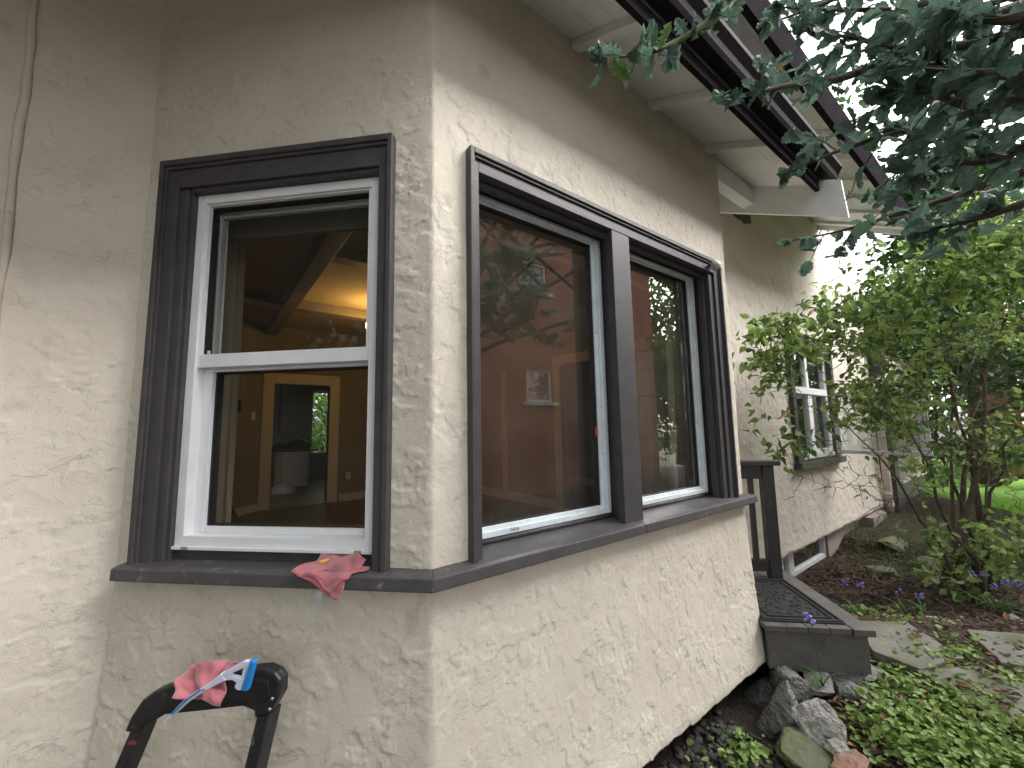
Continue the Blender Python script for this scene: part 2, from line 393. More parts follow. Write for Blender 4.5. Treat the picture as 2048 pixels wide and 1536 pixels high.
def bay_wall():
    st = .0054
    pl = [(-LA*S2, LA*S2), (0, 0), (LB, 0), (LB+.795, .795)]
    P = []; S = []
    s0 = 0
    for i, (stp) in enumerate((st, st, .03)):
        a = np.array(pl[i]); b = np.array(pl[i+1]); L = np.linalg.norm(b-a); n = int(L/stp)
        for k in range(n): P.append(a+(b-a)*k/n); S.append(s0+L*k/n)
        s0 += L
    P.append(np.array(pl[3])); S.append(s0); P = np.array(P); S = np.array(S)
    for _ in range(3):
        Q = P.copy(); Q[1:-1] = (P[:-2]+P[1:-1]*2+P[2:])/4; P = Q
    T = np.gradient(P, axis=0); T /= np.linalg.norm(T, axis=1)[:, None]
    Nn = np.stack([T[:, 1], -T[:, 0]], 1)
    zz = np.arange(-.95, 2.72, st)
    SS, ZZ = np.meshgrid(S, zz)
    nA = int(LA/st)
    HA = stucco_h(SS, ZZ, 100, 1.0, 1.7)
    HB = stucco_h(SS, ZZ, 200, 1.5, 1.0)
    wgt = np.clip((SS-LA)/.05+.5, 0, 1)
    H = HA*(1-wgt)+HB*wgt
    # relief stronger low on the front face
    H *= .66-.08*wgt
    flare = .062*np.clip(-ZZ/.92, 0, 1)**1.6
    zb = -.915+.016*fbm(S*9, S*0+.5, 4, 4)-.03*np.clip((.9-(S-LA))/.9, 0, 1)
    low = ZZ < -.5
    Z2 = np.where(low, -.5+(ZZ+.5)*((-.5-zb)/.45)[None, :], ZZ)
    wav = .004*fbm(SS*1.5, ZZ*1.5, 77, 2)
    D = H+flare+wav
    V = np.stack([P[None, :, 0]+Nn[None, :, 0]*D, P[None, :, 1]+Nn[None, :, 1]*D, Z2], 2)
    # bottom lip turned inward
    lip = V[0].copy(); lip[:, 0] -= Nn[:, 0]*.10; lip[:, 1] -= Nn[:, 1]*.10; lip[:, 2] += .012
    V = np.concatenate([lip[None], V], 0)
    r, c = V.shape[:2]
    I = (np.arange(r-1)[:, None]*c+np.arange(c-1)[None, :])
    zc = np.concatenate([[-.95], zz])[:-1][:, None]+np.zeros((1, c-1)); sc = (S[:-1]+S[1:])[None, :]/2+np.zeros((r-1, 1))
    uA = LA-sc; xB = sc-LA
    hole = ((uA > .16) & (uA < 1.015) & (zc > -.01) & (zc < 1.42)) | ((xB > .155) & (xB < 1.93) & (zc > -.01) & (zc < 1.42))
    top = sof((P[:-1, 1]+P[1:, 1])/2)[None, :]+.012
    keep = (~hole) & (zc < top)
    I = I[keep]
    Q = np.stack([I, I+1, I+1+c, I+c], 1)
    used = np.unique(Q); mp = -np.ones(r*c, int); mp[used] = np.arange(len(used))
    return np_mesh('bay_wall', V.reshape(-1, 3)[used], mp[Q], 'stucco', HOUSE)
bay_wall()

def flat_wall(name, x0, x1, y, z0, z1, st, seed, m, holes=(), jag=0, amp=1, flare=0, azx=(1, 1.6)):
    xs = np.linspace(x0, x1, max(2, int((x1-x0)/st)+1)); zs = np.linspace(z0, z1, max(2, int((z1-z0)/st)+1))
    XX, ZZ = np.meshgrid(xs, zs)
    H = stucco_h(XX, ZZ, seed, *azx)*amp
    H *= np.clip((x1-XX)/.05, 0, 1)
    zbase = jag*fbm(xs*3, xs*0, seed, 4)
    Z2 = ZZ+zbase[None, :]*np.clip((z0+.5-ZZ)/.5, 0, 1)
    V = np.stack([XX, y-H-flare*np.clip((z0+.8-ZZ)/.8, 0, 1)**2, Z2], 2)
    lip = V[0].copy(); lip[:, 1] += .12; lip[:, 2] += .01
    V = np.concatenate([lip[None], V], 0); r, c = V.shape[:2]
    I = (np.arange(r-1)[:, None]*c+np.arange(c-1)[None, :])
    zc = np.concatenate([[z0], zs])[:-1][:, None]+np.zeros((1, c-1)); xc = ((xs[:-1]+xs[1:])/2)[None, :]+np.zeros((r-1, 1))
    hole = np.zeros_like(xc, bool)
    for a, b, e, f in holes: hole |= (xc > a) & (xc < b) & (zc > e) & (zc < f)
    I = I[~hole]; Q = np.stack([I, I+1, I+1+c, I+c], 1)
    used = np.unique(Q); mp = -np.ones(r*c, int); mp[used] = np.arange(len(used))
    return np_mesh(name, V.reshape(-1, 3)[used], mp[Q], m, HOUSE)
YM = .795
flat_wall('main_wall', -1.55, -.792, YM, -1.3, 2.655, .0065, 300, 'stucco', azx=(1.1, 1.9), amp=.6)
flat_wall('far_wall', 2.86, 9.3, YM, -1.03, 3.66, .03, 400, 'stucco_far', holes=[(5.42, 6.98, .0, 1.52)], jag=.03, amp=1.4, flare=.05)
MB().box((-2.4, YM, 2.66), (2.86, YM+.1, 3.66)).box((-6, YM-.002, -1.4), (-1.55, YM+.1, 3.66)).build('upper_wall', 'stucco_far', HOUSE)
# stucco ridge up the near wall
rg = MB(); pts = []
for i in range(64):
    z = -1.25+i*3.9/63
    pts.append((-1.122+.0025*math.sin(i*.7)+random.uniform(-.0015, .0015), YM-.006+random.uniform(-.002, .002), z))
rg.tube(pts, [.011+random.uniform(-.002, .002) for _ in pts], 8).build('conduit_ridge', 'stucco', HOUSE, smooth=True, label='plastered over conduit running up the near wall')
# foundations
MB().box((-.1, .16, -1.6), (LB+.1, .3, -.86)).build('foundation', 'foundation', HOUSE)
fw = MB()
fw.box((6.36, .84, -1.75), (9.3, 1.0, -.99)).box((2.9, .9, -1.75), (4.86, 1.0, -.99)).box((4.86, .9, -1.75), (6.36, 1.0, -1.39))
fw.box((7.9, .66, -1.75), (8.75, .84, -1.06))
fw.build('foundation', 'concrete', HOUSE)
# other outer walls so that the house is closed
ow_ = MB()
ow_.box((9.18, .9, -1.4), (9.3, 9.2, 3.66)).box((-6, .9, -1.4), (-5.9, 9.2, 3.66)).box((-6, 9.2, -1.4), (1.38, 9.3, 3.66)).box((1.92, 9.2, -1.4), (9.3, 9.3, 3.66)).box((1.38, 9.2, -1.4), (1.92, 9.3, -.03)).box((1.38, 9.2, 1.4), (1.92, 9.3, 3.66))
ow_.build('back_wall', 'stucco_far', HOUSE)

# ---- roofs: bay roof and main roof, rafters, boards, fascia, gutter
def eave(x0, x1, y0, y1, zf, rafters, wr, nm, step=.104):
    y = y0; k = 0
    while y < y1-.01:
        e = min(y+step-.0012, y1)
        p = [(x0, y, zf(y)+.0), (x1, y, zf(y)), (x1, e, zf(e)), (x0, e, zf(e))]
        MB().hexa(p+[(a, b, c+.022) for a, b, c in p]).build('soffit_board', 'soffit', HOUSE)
        y += step; k += 1
    p = [(x0, y0-.03, zf(y0-.03)+.024), (x1, y0-.03, zf(y0-.03)+.024), (x1, y1+1.2, zf(y1+1.2)+.024), (x0, y1+1.2, zf(y1+1.2)+.024)]
    MB().hexa(p+[(a, b, c+.05) for a, b, c in p]).build('roof', 'shingle', HOUSE)
    for x in rafters:
        yb = min(y1, wr(x))
        p = [(x-.024, y0+.0, zf(y0)-.045), (x+.024, y0+.0, zf(y0)-.045), (x+.024, yb, zf(yb)-.045), (x-.024, yb, zf(yb)-.045)]
        MB().hexa(p+[(a, b, c+.044) for a, b, c in p]).build('rafter', 'soffit', HOUSE, bevel=.003)
RX = [.735-.612*k for k in range(1, 6)]+[.735, 1.345, 1.957]
eave(-4, 2.72, -.355, .79, sof, RX, lambda x: .02 if x > 0 else min(-x, .79), 'bay')
# boards of the bay roof end
be = MB(); pr = [(2.722, -.518, 1.778), (2.722, .79, 2.43), (2.722, .79, 2.70), (2.722, -.50, 2.05)]
be.prism(pr, (.025, 0, 0)).build('barge_board', 'soffit_white', HOUSE, bevel=.003)
MB().box((LB+.0, .035, 2.13), (2.72, .115, 2.27)).build('wall_plate', 'soffit_white', HOUSE, bevel=.003)
MB().box((-4, -.381, 2.03), (2.72, -.357, 2.20)).build('fascia', 'fascia', HOUSE)
gt = MB(); prof = [(-.383, 2.115), (-.44, 2.115), (-.452, 2.135), (-.458, 2.165), (-.478, 2.19), (-.486, 2.20), (-.486, 2.228), (-.474, 2.228), (-.474, 2.205), (-.448, 2.17), (-.44, 2.125), (-.383, 2.125)]
gt.prism([(-4, a, b) for a, b in prof], (6.86, 0, 0)).build('gutter', 'gutter', HOUSE)
MB().prism([(2.862, a, b) for a, b in [(-.383, 2.113), (-.44, 2.113), (-.47, 2.18), (-.486, 2.2), (-.486, 2.23), (-.383, 2.23)]], (.006, 0, 0)).build('gutter_cap', 'gutter', HOUSE)
MB().tube([(2.8, -.372, 2.09), (2.80, -.366, 2.07)], .006, 6).build('gutter_screw', 'rivet', HOUSE)
def sof2(y): return 3.64+.5*(y-YM)
eave(-6, 7.2, -.30, YM, sof2, [-1+.612*k for k in range(14)], lambda x: YM, 'main')  # main eave lengthened past its end to shade the far wall
MB().box((-6, -.345, 2.91), (7.22, -.302, 3.20)).build('fascia', 'fascia', HOUSE)
MB().prism([(7.202, -.30, 3.02), (7.202, YM, 3.56), (7.202, YM, 3.72), (7.202, -.30, 3.18)], (.03, 0, 0)).build('barge_board', 'soffit_white', HOUSE)
# dark bracket on the far wall
bp = [hit(*q, YA, YM-.02) for q in ((1468, 428), (1500, 430), (1503, 446), (1492, 446), (1480, 436))]
MB().prism(bp, (0, .03, 0)).build('bracket', 'trim', HOUSE)

# ---- bay sill running round both faces
def sillmesh(pts_in, pts_out):
    pass
mit = math.tan(math.radians(22.5))
def sill_piece(T, u0, u1, c0, c1):      # c0/c1: how u shifts per metre of outward depth at each end (mitre)
    prof = [(.15, .032), (-.045, .013), (-.062, .008), (-.065, -.028), (-.052, -.034), (.02, -.034), (.15, -.034)]
    b = MB(); n = len(prof)
    a = [T(u0+c0*(-d), d, z) for d, z in prof]; e = [T(u1+c1*(-d), d, z) for d, z in prof]
    b.add(a+e, [tuple(range(n)), tuple(range(n, 2*n))[::-1]]+[(i, n+i, n+(i+1) % n, (i+1) % n) for i in range(n)])
    return b
sill_piece(TA, 0, 1.068, -mit, 0).build('window_sill', 'trim_sill', HOUSE, bevel=.003)
sill_piece(TB, 0, 1.0, -mit, 0).build('window_sill', 'trim_sill', HOUSE, bevel=.003)
sill_piece(TB, 1.003, 2.125, 0, 0).build('window_sill', 'trim_sill', HOUSE, bevel=.003)

# ---- windows
def frame_boxes(b, T, u0, u1, z0, z1, wl, wr, wb, wt, d0, d1):
    b.box((u0, d0, z0), (u0+wl, d1, z1), T); b.box((u1-wr, d0, z0), (u1, d1, z1), T)
    b.box((u0+wl, d0, z0), (u1-wr, d1, z0+wb), T); b.box((u0+wl, d0, z1-wt), (u1-wr, d1, z1), T)
    return b
def casing(W, T, u0, u1, zt, wl, wr, m='trim', top=1.372):
    """outer casing with back band, flat and inner bead; opening u0+wl .. u1-wr"""
    c = MB(); c.box((u0, -.036, -.0), (u0+.018, .0, zt), T).box((u1-.018, -.036, -.0), (u1, .0, zt), T).box((u0+.018, -.036, zt-.022), (u1-.018, .0, zt), T)
    c.build('back_band', m, W, bevel=.003)
    c = MB(); c.box((u0+.018, -.027, -.0), (u0+.026, .0, zt-.022), T).box((u1-.026, -.027, -.0), (u1-.018, .0, zt-.022), T).box((u0+.026, -.028, zt-.034), (u1-.026, .0, zt-.022), T)
    c.build('bead', m, W, bevel=.0025)
    c = MB(); c.box((u0+.026, -.019, -.0), (u0+wl, .02, zt-.034), T).box((u1-wr, -.019, -.0), (u1-.026, .02, zt-.034), T).box((u0+wl, -.0195, top), (u1-wr, .02, zt-.034), T)
    c.build('flat_casing', m, W, bevel=.002)
def jambs(W, T, u0, u1, z0, z1, d0, d1, m, name='jamb', t=.02):
    b = MB(); b.box((u0-t, d0, z0-.05), (u0, d1, z1+t), T).box((u1, d0, z0-.05), (u1+t, d1, z1+t), T).box((u0, d0, z1), (u1, d1, z1+t), T)
    b.build(name, m, W)

WA = thing('side_window', (0, 0, 0), None, None); WA.parent = HOUSE; WA.matrix_parent_inverse = Matrix.Translation(-Vector(HOUSE.location)); WA['label'] = 'white double-hung window in the angled bay face'
casing(WA, TA, .133, 1.042, 1.452, .054, .072, top=1.348)
b = MB(); b.box((.925, .004, -.0), (.938, .02, 1.348), TA).box((.938, -.008, 0), (.970, .02, 1.348), TA).box((.187, -.008, 1.334), (.925, .02, 1.348), TA); b.build('stop_bead', 'trim', WA, bevel=.002)
jambs(WA, TA, .187, .925, 0, 1.348, .02, .14, 'trim')
b = MB(); frame_boxes(b, TA, .189, .924, .056, 1.333, .042, .034, .040, .034, .018, .125); b.build('frame', 'vinyl', WA, bevel=.002)
b = MB(); b.box((.189, .008, .052), (.924, .0175, .062), TA); b.build('drip_lip', 'vinyl', WA, bevel=.001)
MB().box((.187, .03, -.03), (.925, .13, .0555), TA).build('sub_sill', 'trim', WA)
for uu in (.235, .86):
    MB().box((uu, .005, .053), (uu+.024, .0075, .063), TA).build('weep_hole', 'wood_pale', WA)
# upper sash near the face, lower sash behind it
b = MB(); frame_boxes(b, TA, .231, .890, .678, 1.299, .014, .008, .048, .006, .026, .075); b.build('upper_sash', 'vinyl', WA, bevel=.002)
b = MB(); frame_boxes(b, TA, .245, .882, .726, 1.293, .004, .004, .004, .006, .042, .07); b.build('gasket', 'gasket', WA)
b = MB(); b.box((.860, .062, .733), (.872, .085, 1.27), TA); b.build('track', 'track', WA, bevel=.004)
b = MB(); b.box((.25, .066, 1.262), (.875, .085, 1.274), TA); b.build('track', 'track', WA, bevel=.003)
MB().box((.245, .0545, .726), (.882, .0585, 1.293), TA).build('pane', 'glass_side', WA)
b = MB(); frame_boxes(b, TA, .231, .890, .096, .678, .014, .036, .022, .012, .058, .105); b.build('lower_sash', 'vinyl', WA, bevel=.002)
b = MB(); frame_boxes(b, TA, .245, .854, .118, .666, .003, .008, .004, .006, .072, .10); b.build('gasket', 'gasket', WA)
MB().box((.245, .0835, .118), (.854, .0875, .666), TA).build('pane', 'glass_side', WA)
MB().box((.868, .050, .70), (.878, .0575, .745), TA).build('sash_lock', 'old_white', WA, bevel=.002)

WB = thing('front_window', (0, 0, 0), None, None); WB.parent = HOUSE; WB.matrix_parent_inverse = Matrix.Translation(-Vector(HOUSE.location)); WB['label'] = 'twin fixed front window of the bay with dark mullion'
casing(WB, TB, .128, 1.958, 1.452, .045, .072)
b = MB(); b.box((.916, -.0185, .0), (1.048, .02, 1.371), TB); b.build('mullion', 'trim', WB, bevel=.003)
b = MB(); b.box((.952, .02, .0), (1.012, .14, 1.371), TB).box((.934, .02, .0), (.952, .045, 1.371), TB).box((1.012, .02, 0), (1.03, .045, 1.371), TB); b.build('mullion_core', 'trim', WB, bevel=.002)
jambs(WB, TB, .173, 1.84, 0, 1.372, .02, .14, 'trim')
b = MB(); b.box((1.84, -.007, 0), (1.886, .02, 1.372), TB).box((1.815, .02, 0), (1.84, .05, 1.372), TB).box((.173, .02, 1.35), (.934, .045, 1.372), TB).box((1.03, .02, 1.35), (1.815, .045, 1.372), TB); b.build('stop_bead', 'trim', WB, bevel=.002)
for (u0, u1) in ((.175, .945), (1.014, 1.820)):
    b = MB(); frame_boxes(b, TB, u0, u1, .048, 1.36, .03, .028, .022, .014, .078, .14); b.build('frame', 'vinyl_worn', WB, bevel=.002)
    b = MB(); frame_boxes(b, TB, u0+.03, u1-.028, .070, 1.346, .018, .022, .014, .012, .094, .132); b.build('sash', 'vinyl_worn', WB, bevel=.002)
    b = MB(); frame_boxes(b, TB, u0+.048, u1-.05, .084, 1.334, .004, .011, .004, .006, .102, .128); b.build('gasket', 'gasket', WB)
    MB().box((u0+.048, .1115, .084), (u1-.05, .1155, 1.334), TB).build('pane', 'glass_bay', WB)
    b = MB(); b.tube([TB(u0, .088, .036), TB(u1, .088, .036)], .011, 8); b.build('sill_bead', 'trim_sill', WB, smooth=True)
MB().box((.876, .098, .40), (.888, .1005, .44), TB).build('safety_sticker', 'red_sign', WB)

sq = [hit(x, y, YA, .0765) for x, y in ((1020, 1062), (1023, 1055), (1025, 1061), (1028, 1054), (1029, 1061), (1032, 1055), (1034, 1060), (1037, 1053), (1036, 1060), (1039, 1056))]
MB().tube(sq, .0009, 5).build('pen_scribble', 'pen', WB)
# ---- far window with an opened casement
WF = thing('far_window', (0, 0, 0), None, None); WF.parent = HOUSE; WF.matrix_parent_inverse = Matrix.Translation(-Vector(HOUSE.location)); WF['label'] = 'white far window behind shrub twigs with lower casement swung open'
TF = lambda u, d, z: (u, YM-.03+d, z)
b = MB(); frame_boxes(b, TF, 5.32, 7.02, -.04, 1.62, .11, .11, .02, .1, -.02, .05); b.build('casing', 'trim', WF, bevel=.004)
MB().box((5.28, -.06, -.13), (7.06, .08, -.045), TF).build('sill', 'trim', WF, bevel=.004)
b = MB(); frame_boxes(b, TF, 5.43, 6.91, -.02, 1.52, .06, .1, .10, .05, .05, .12); b.box((5.49, .03, .84), (6.81, .12, .93), TF); b.box((6.05, .045, .08), (6.20, .115, .84), TF); b.box((6.08, .055, .93), (6.17, .115, 1.47), TF); b.build('frame', 'vinyl', WF, bevel=.003)
for (a, c, e, f) in ((5.49, 6.05, .08, .84), (6.20, 6.81, .08, .84), (5.49, 6.08, .93, 1.47), (6.17, 6.81, .93, 1.47)):
    MB().box((a, .08, e), (c, .085, f), TF).build('pane', 'glass_dark', WF)
MB().box((5.44, .13, -.02), (6.9, .16, 1.5), TF).build('dark_panel', 'room_dark', WF)  # flat dark panel filling the far window behind its panes
def TC(u, d, z): return (6.80+d, YM-.05-u, z)
b = MB(); frame_boxes(b, TC, .0, .98, .0, .88, .06, .1, .05, .05, 0, .04); b.build('casement', 'vinyl', WF, bevel=.003)
MB().box((.06, .018, .05), (.88, .022, .83), TC).build('pane', 'glass_dark', WF)

# ---- basement window
WBs = thing('basement_window', (0, 0, 0), None, None); WBs.parent = HOUSE; WBs.matrix_parent_inverse = Matrix.Translation(-Vector(HOUSE.location))
TG = lambda u, d, z: (u, .87+d, z)
b = MB(); frame_boxes(b, TG, 4.86, 6.36, -1.39, -1.0, .05, .05, .05, .02, 0, .06); b.box((5.08, 0, -1.34), (5.22, .05, -1.0), TG); b.build('frame', 'vinyl', WBs, bevel=.003)
MB().box((5.22, .03, -1.34), (6.31, .034, -1.02), TG).build('pane', 'glass_dark', WBs); MB().box((4.91, .03, -1.34), (5.08, .034, -1.02), TG).build('pane', 'glass_dark', WBs)
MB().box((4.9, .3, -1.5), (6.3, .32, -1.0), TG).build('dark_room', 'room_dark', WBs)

# ---- downspout and siding wing
dp = MB(); dp.tube([(9.16, .70, -1.14), (9.14, .69, -1.02), (9.12, .68, -.9), (9.10, .68, 1.0), (9.22, .67, 1.14), (10.2, .62, 1.62)], [.06, .062, .06, .06, .06, .06], 10).build('downspout', 'pvc', HOUSE, smooth=True)
dq = MB()
for z in (-1.05, -.95, -.85): dq.lathe([(.062, 0), (.062, .07)], (9.12+(-.9-z)*.15, .685, z), (0, 0, 1), 12)
dq.build('downspout_elbow', 'house_white', HOUSE, smooth=True)
MB().box((9.36, .60, -1.4), (9.66, .75, 1.9)).box((9.66, .63, -1.4), (11.9, .72, -.68)).build('corner_board', 'trim', HOUSE)
for i in range(14):
    MB().box((9.68+i*.158, .60, -.63), (9.68+i*.158+.148, .63, 1.7)).build('siding_plank', 'siding', HOUSE, bevel=.004)
MB().box((9.66, .56, -.68), (11.95, .63, -.63)).build('water_table', 'pvc', HOUSE)

# ---- interior: floor, walls, ceiling beams, doorway, kitchen
FZ = -.6
RP = [(-1.9, 1.03), (-.56, 1.03), (.137, .33), (1.95, .33), (2.65, 1.03), (5.2, 1.03)]
MB().prism([(x, y, FZ-.1) for x, y in RP+[(5.2, 5.45), (-1.9, 5.45)]], (0, 0, .1)).build('room_floor', 'room_floor', HOUSE)
MB().box((-1.9, 5.45, FZ-.1), (5.2, 9.2, FZ-.002)).build('kitchen_floor', 'tile_floor', HOUSE)
MB().prism([(x, y, 1.98) for x, y in RP+[(5.2, 9.1), (-1.9, 9.1)]], (0, 0, .06)).build('ceiling', 'room_ceiling', HOUSE)
MB().box((-1.95, .92, FZ), (-.50, 1.02, 1.98)).box((2.7, .92, FZ), (5.2, 1.02, 1.98)).build('partition_wall', 'room_wall', HOUSE)
MB().hexa([(1.97, .33, FZ), (2.67, 1.03, FZ), (2.70, 1.0, FZ), (2.0, .30, FZ), (1.97, .33, 1.98), (2.67, 1.03, 1.98), (2.70, 1.0, 1.98), (2.0, .30, 1.98)]).build('bay_lining', 'room_wall', HOUSE)
bw = MB(); YB = 5.45
bw.box((-.75, YB, FZ), (.19, YB+.12, 1.98)).box((.93, YB, FZ), (3.1, YB+.12, 1.98)).box((.19, YB, 1.14), (.93, YB+.12, 1.98))
bw.build('partition_wall', 'room_wall', HOUSE)
# angled wall on the left of the doorway
q0 = Vector((.06, YB-.005, 0)); q1 = Vector((-1.9, 3.49, 0)); nn = Vector((.707, -.707, 0))*.0
MB().hexa([(.06, YB-.002, FZ), (-1.9, 3.49, FZ), (-1.98, 3.57, FZ), (-.02, YB+.07, FZ), (.06, YB-.002, 1.98), (-1.9, 3.49, 1.98), (-1.98, 3.57, 1.98), (-.02, YB+.07, 1.98)]).build('partition_wall', 'room_wall', HOUSE)
MB().hexa([(.05, YB-.035, FZ), (-1.88, 3.49, FZ), (-1.9, 3.5, FZ), (.04, YB-.02, FZ), (.05, YB-.035, FZ+.1), (-1.88, 3.49, FZ+.1), (-1.9, 3.5, FZ+.1), (.04, YB-.02, FZ+.1)]).build('baseboard', 'room_trim', HOUSE)
MB().box((-1.95, .9, FZ), (-1.85, 3.5, 1.98)).build('partition_wall', 'room_wall', HOUSE)
MB().box((1.10, YB-.02, FZ), (3.1, YB-.001, FZ+.11)).build('baseboard', 'room_trim', HOUSE)
dt = MB(); dt.box((.05, YB-.03, FZ), (.19, YB-.001, 1.30)).box((.93, YB-.03, FZ), (1.07, YB-.001, 1.30)).box((.19, YB-.03, 1.15), (.93, YB-.001, 1.30)); dt.build('door_trim', 'room_trim', HOUSE, bevel=.004)
# wall along y with a second doorway, seen through the front window
MB().box((3.1, 2.62, FZ), (3.2, 5.45, 1.98)).box((3.1, .9, 1.25), (3.2, 2.62, 1.98)).build('partition_wall', 'room_wall', HOUSE)
MB().box((3.08, 2.75, FZ), (3.099, 5.44, FZ+.12)).build('baseboard', 'room_trim', HOUSE)
for yy in (2.62, 3.80):
    d_ = MB(); d_.box((3.075, yy, FZ), (3.099, yy+.035, 1.3)).box((3.065, yy+.035, FZ), (3.099, yy+.085, 1.3)).box((3.075, yy+.085, FZ), (3.099, yy+.12, 1.3)); d_.build('door_trim', 'room_trim', HOUSE, bevel=.003)
MB().box((3.07, .95, 1.25), (3.099, 2.74, 1.37)).build('door_trim', 'room_trim', HOUSE, bevel=.003)
MB().box((5.1, .9, FZ), (5.2, 9.2, 1.98)).build('partition_wall', 'room_wall', HOUSE)
MB().box((5.07, .9, FZ), (5.099, 5.4, FZ+.12)).build('baseboard', 'room_trim', HOUSE)
for x in (.055, 1.75): MB().box((x, .95, 1.85), (x+.135, YB, 1.985)).build('ceiling_beam', 'room_beam', HOUSE, bevel=.006)
for y in (3.93, 2.2): MB().box((-1.9 if y > 3 else .19, y, 1.87), (3.1 if y > 3 else .19+1.56, y+.15, 1.984)).build('ceiling_beam', 'room_beam', HOUSE, bevel=.006)
MB().box((.187, .15, 1.222), (.925, .17, 1.36), TA).build('head_box', 'room_dark', WA)  # dark box lowering the inside of the window head
MB().box((.173, .27, 1.30), (1.84, .298, 1.371), TB).build('head_trim', 'room_trim', WB)
# inner lining of the bay: side cheeks and apron
MB().box((.12, .30, FZ), (1.98, .33, 0.03)).box((.12, .30, 1.39), (1.98, .33, 1.98)).build('bay_lining', 'room_wall', HOUSE)
b = MB(); b.box((.13, .30, FZ), (LA, .33, .03), TA).box((.13, .30, 1.39), (LA, .33, 1.98), TA).box((.992, .30, .03), (LA, .33, 1.39), TA); b.build('bay_lining', 'room_wall', HOUSE)
# kitchen
kw = MB(); KY = 9.1
kw.box((-1.9, KY, FZ), (1.40, KY+.08, 1.98)).box((1.90, KY, FZ), (5.2, KY+.08, 1.98)).box((1.40, KY, FZ), (1.90, KY+.08, -.01)).box((1.40, KY, 1.37), (1.90, KY+.08, 1.98)); kw.build('kitchen_wall', 'kitchen', HOUSE)
b = MB(); frame_boxes(b, lambda u, d, z: (u, KY-.02+d, z), 1.33, 1.97, -.07, 1.43, .07, .07, .06, .06, 0, .018); b.build('window_trim', 'house_white', HOUSE)
MB().box((-1.9, 5.6, FZ), (-1.85, 9.1, 1.98)).build('partition_wall', 'kitchen', HOUSE)
for x0 in (-.6, .05, .70): MB().box((x0, 8.7, .45), (x0+.62, 9.05, 1.6)).build('wall_cupboard', 'kitchen', HOUSE, bevel=.004)

CB = thing('kitchen_cabinet', (.62, 7.9, FZ), 'white kitchen drawer cabinet with black top seen through the doorway', 'cabinet')
MB().box((.50, 7.55, FZ+.02), (1.08, 8.2, .10)).build('carcass', 'kitchen', CB, bevel=.004)
for i, (z0, z1) in enumerate(((FZ+.05, -.40), (-.39, -.22), (-.21, -.06), (-.05, .09))):
    MB().box((.62, 7.53, z0), (1.06, 7.549, z1)).build('drawer', 'bag_white', CB, bevel=.003)
MB().box((.42, 7.48, .101), (1.22, 8.25, .135)).build('counter_top', 'counter', CB, bevel=.003)
b = MB(); b.lathe([(.20, 0), (.24, .05), (.2, .12), (.1, .18), (.02, .2)], (.92, 7.8, .136), (0, 0, 1), 12).lathe([(.13, 0), (.16, .04), (.1, .1), (.02, .12)], (.60, 7.75, .136), (0, 0, 1), 10)
tag(b.build('cloth_heap', 'counter', smooth=True), 'dark heap of cloths on the black kitchen counter', 'cloths')
b = MB(); b.lathe([(.10, 0), (.19, .02), (.2, .08), (.14, .15), (.05, .19), (.01, .195)], (.55, 6.85, FZ), (0, 0, 1), 14)
bagv = b.build('plastic_bag', 'bag_white', smooth=True); bagv.scale = (1, 1, 1); tag(bagv, 'crumpled white plastic bag on the kitchen floor', 'bag')
for v in bagv.data.vertices: v.co.x += .05*math.sin(v.co.z*40+v.co.y*17)*.5; v.co.z *= 1
BR = thing('broom', (-.33, 4.95, FZ), 'dark broom leaning against the wall by the doorway', 'broom')
MB().tube([(-.30, 4.92, FZ+.1), (-.42, 5.0, .1), (-.50, 4.94, .62)], .013, 8).build('handle', 'wood_pale', BR)
MB().hexa([(-.43, 4.86, FZ), (-.17, 4.82, FZ), (-.17, 4.92, FZ), (-.43, 4.96, FZ), (-.36, 4.89, FZ+.13), (-.24, 4.87, FZ+.13), (-.24, 4.93, FZ+.13), (-.36, 4.95, FZ+.13)]).build('brush', 'counter', BR)
EP = thing('electrical_panel', (-.45, 4.94, .55), 'grey electrical panel on the wall left of the doorway', 'panel')
def TW(u, d, z): return (.06-.7071*u+.7071*d, YB-.7071*u-.7071*d, z)
MB().box((.39, .004, .57), (.71, .03, 1.0), TW).build('door', 'panel_grey', EP, bevel=.004)
MB().box((.42, .0305, .72), (.64, .034, .88), TW).build('breaker_row', 'counter', EP)
tag(MB().box((.14, .004, .62), (.21, .012, .74), TW).build('light_switch', 'room_trim', bevel=.002), 'small beige light switch beside the doorway trim', 'switch')
tag(MB().box((1.2, YB-.01, -.28), (1.27, YB-.0005, -.17)).build('wall_outlet', 'room_trim', bevel=.002), 'small outlet low on the wall right of the doorway', 'outlet')
LM = thing('ceiling_lamp', (.97, 3.58, 1.70), 'glowing warm ceiling lamp seen at the edge of the side window', 'lamp')
MB().lathe([(.01, -.09), (.06, -.075), (.085, -.03), (.085, .02), (.06, .065), (.03, .08)], (.97, 3.58, 1.70), (0, 0, 1), 16).build('globe', 'lamp', LM, smooth=True)
MB().lathe([(.04, 0), (.02, .02), (.012, .2)], (.97, 3.58, 1.782), (0, 0, 1), 10).build('stem', 'rail_paint', LM, smooth=True)
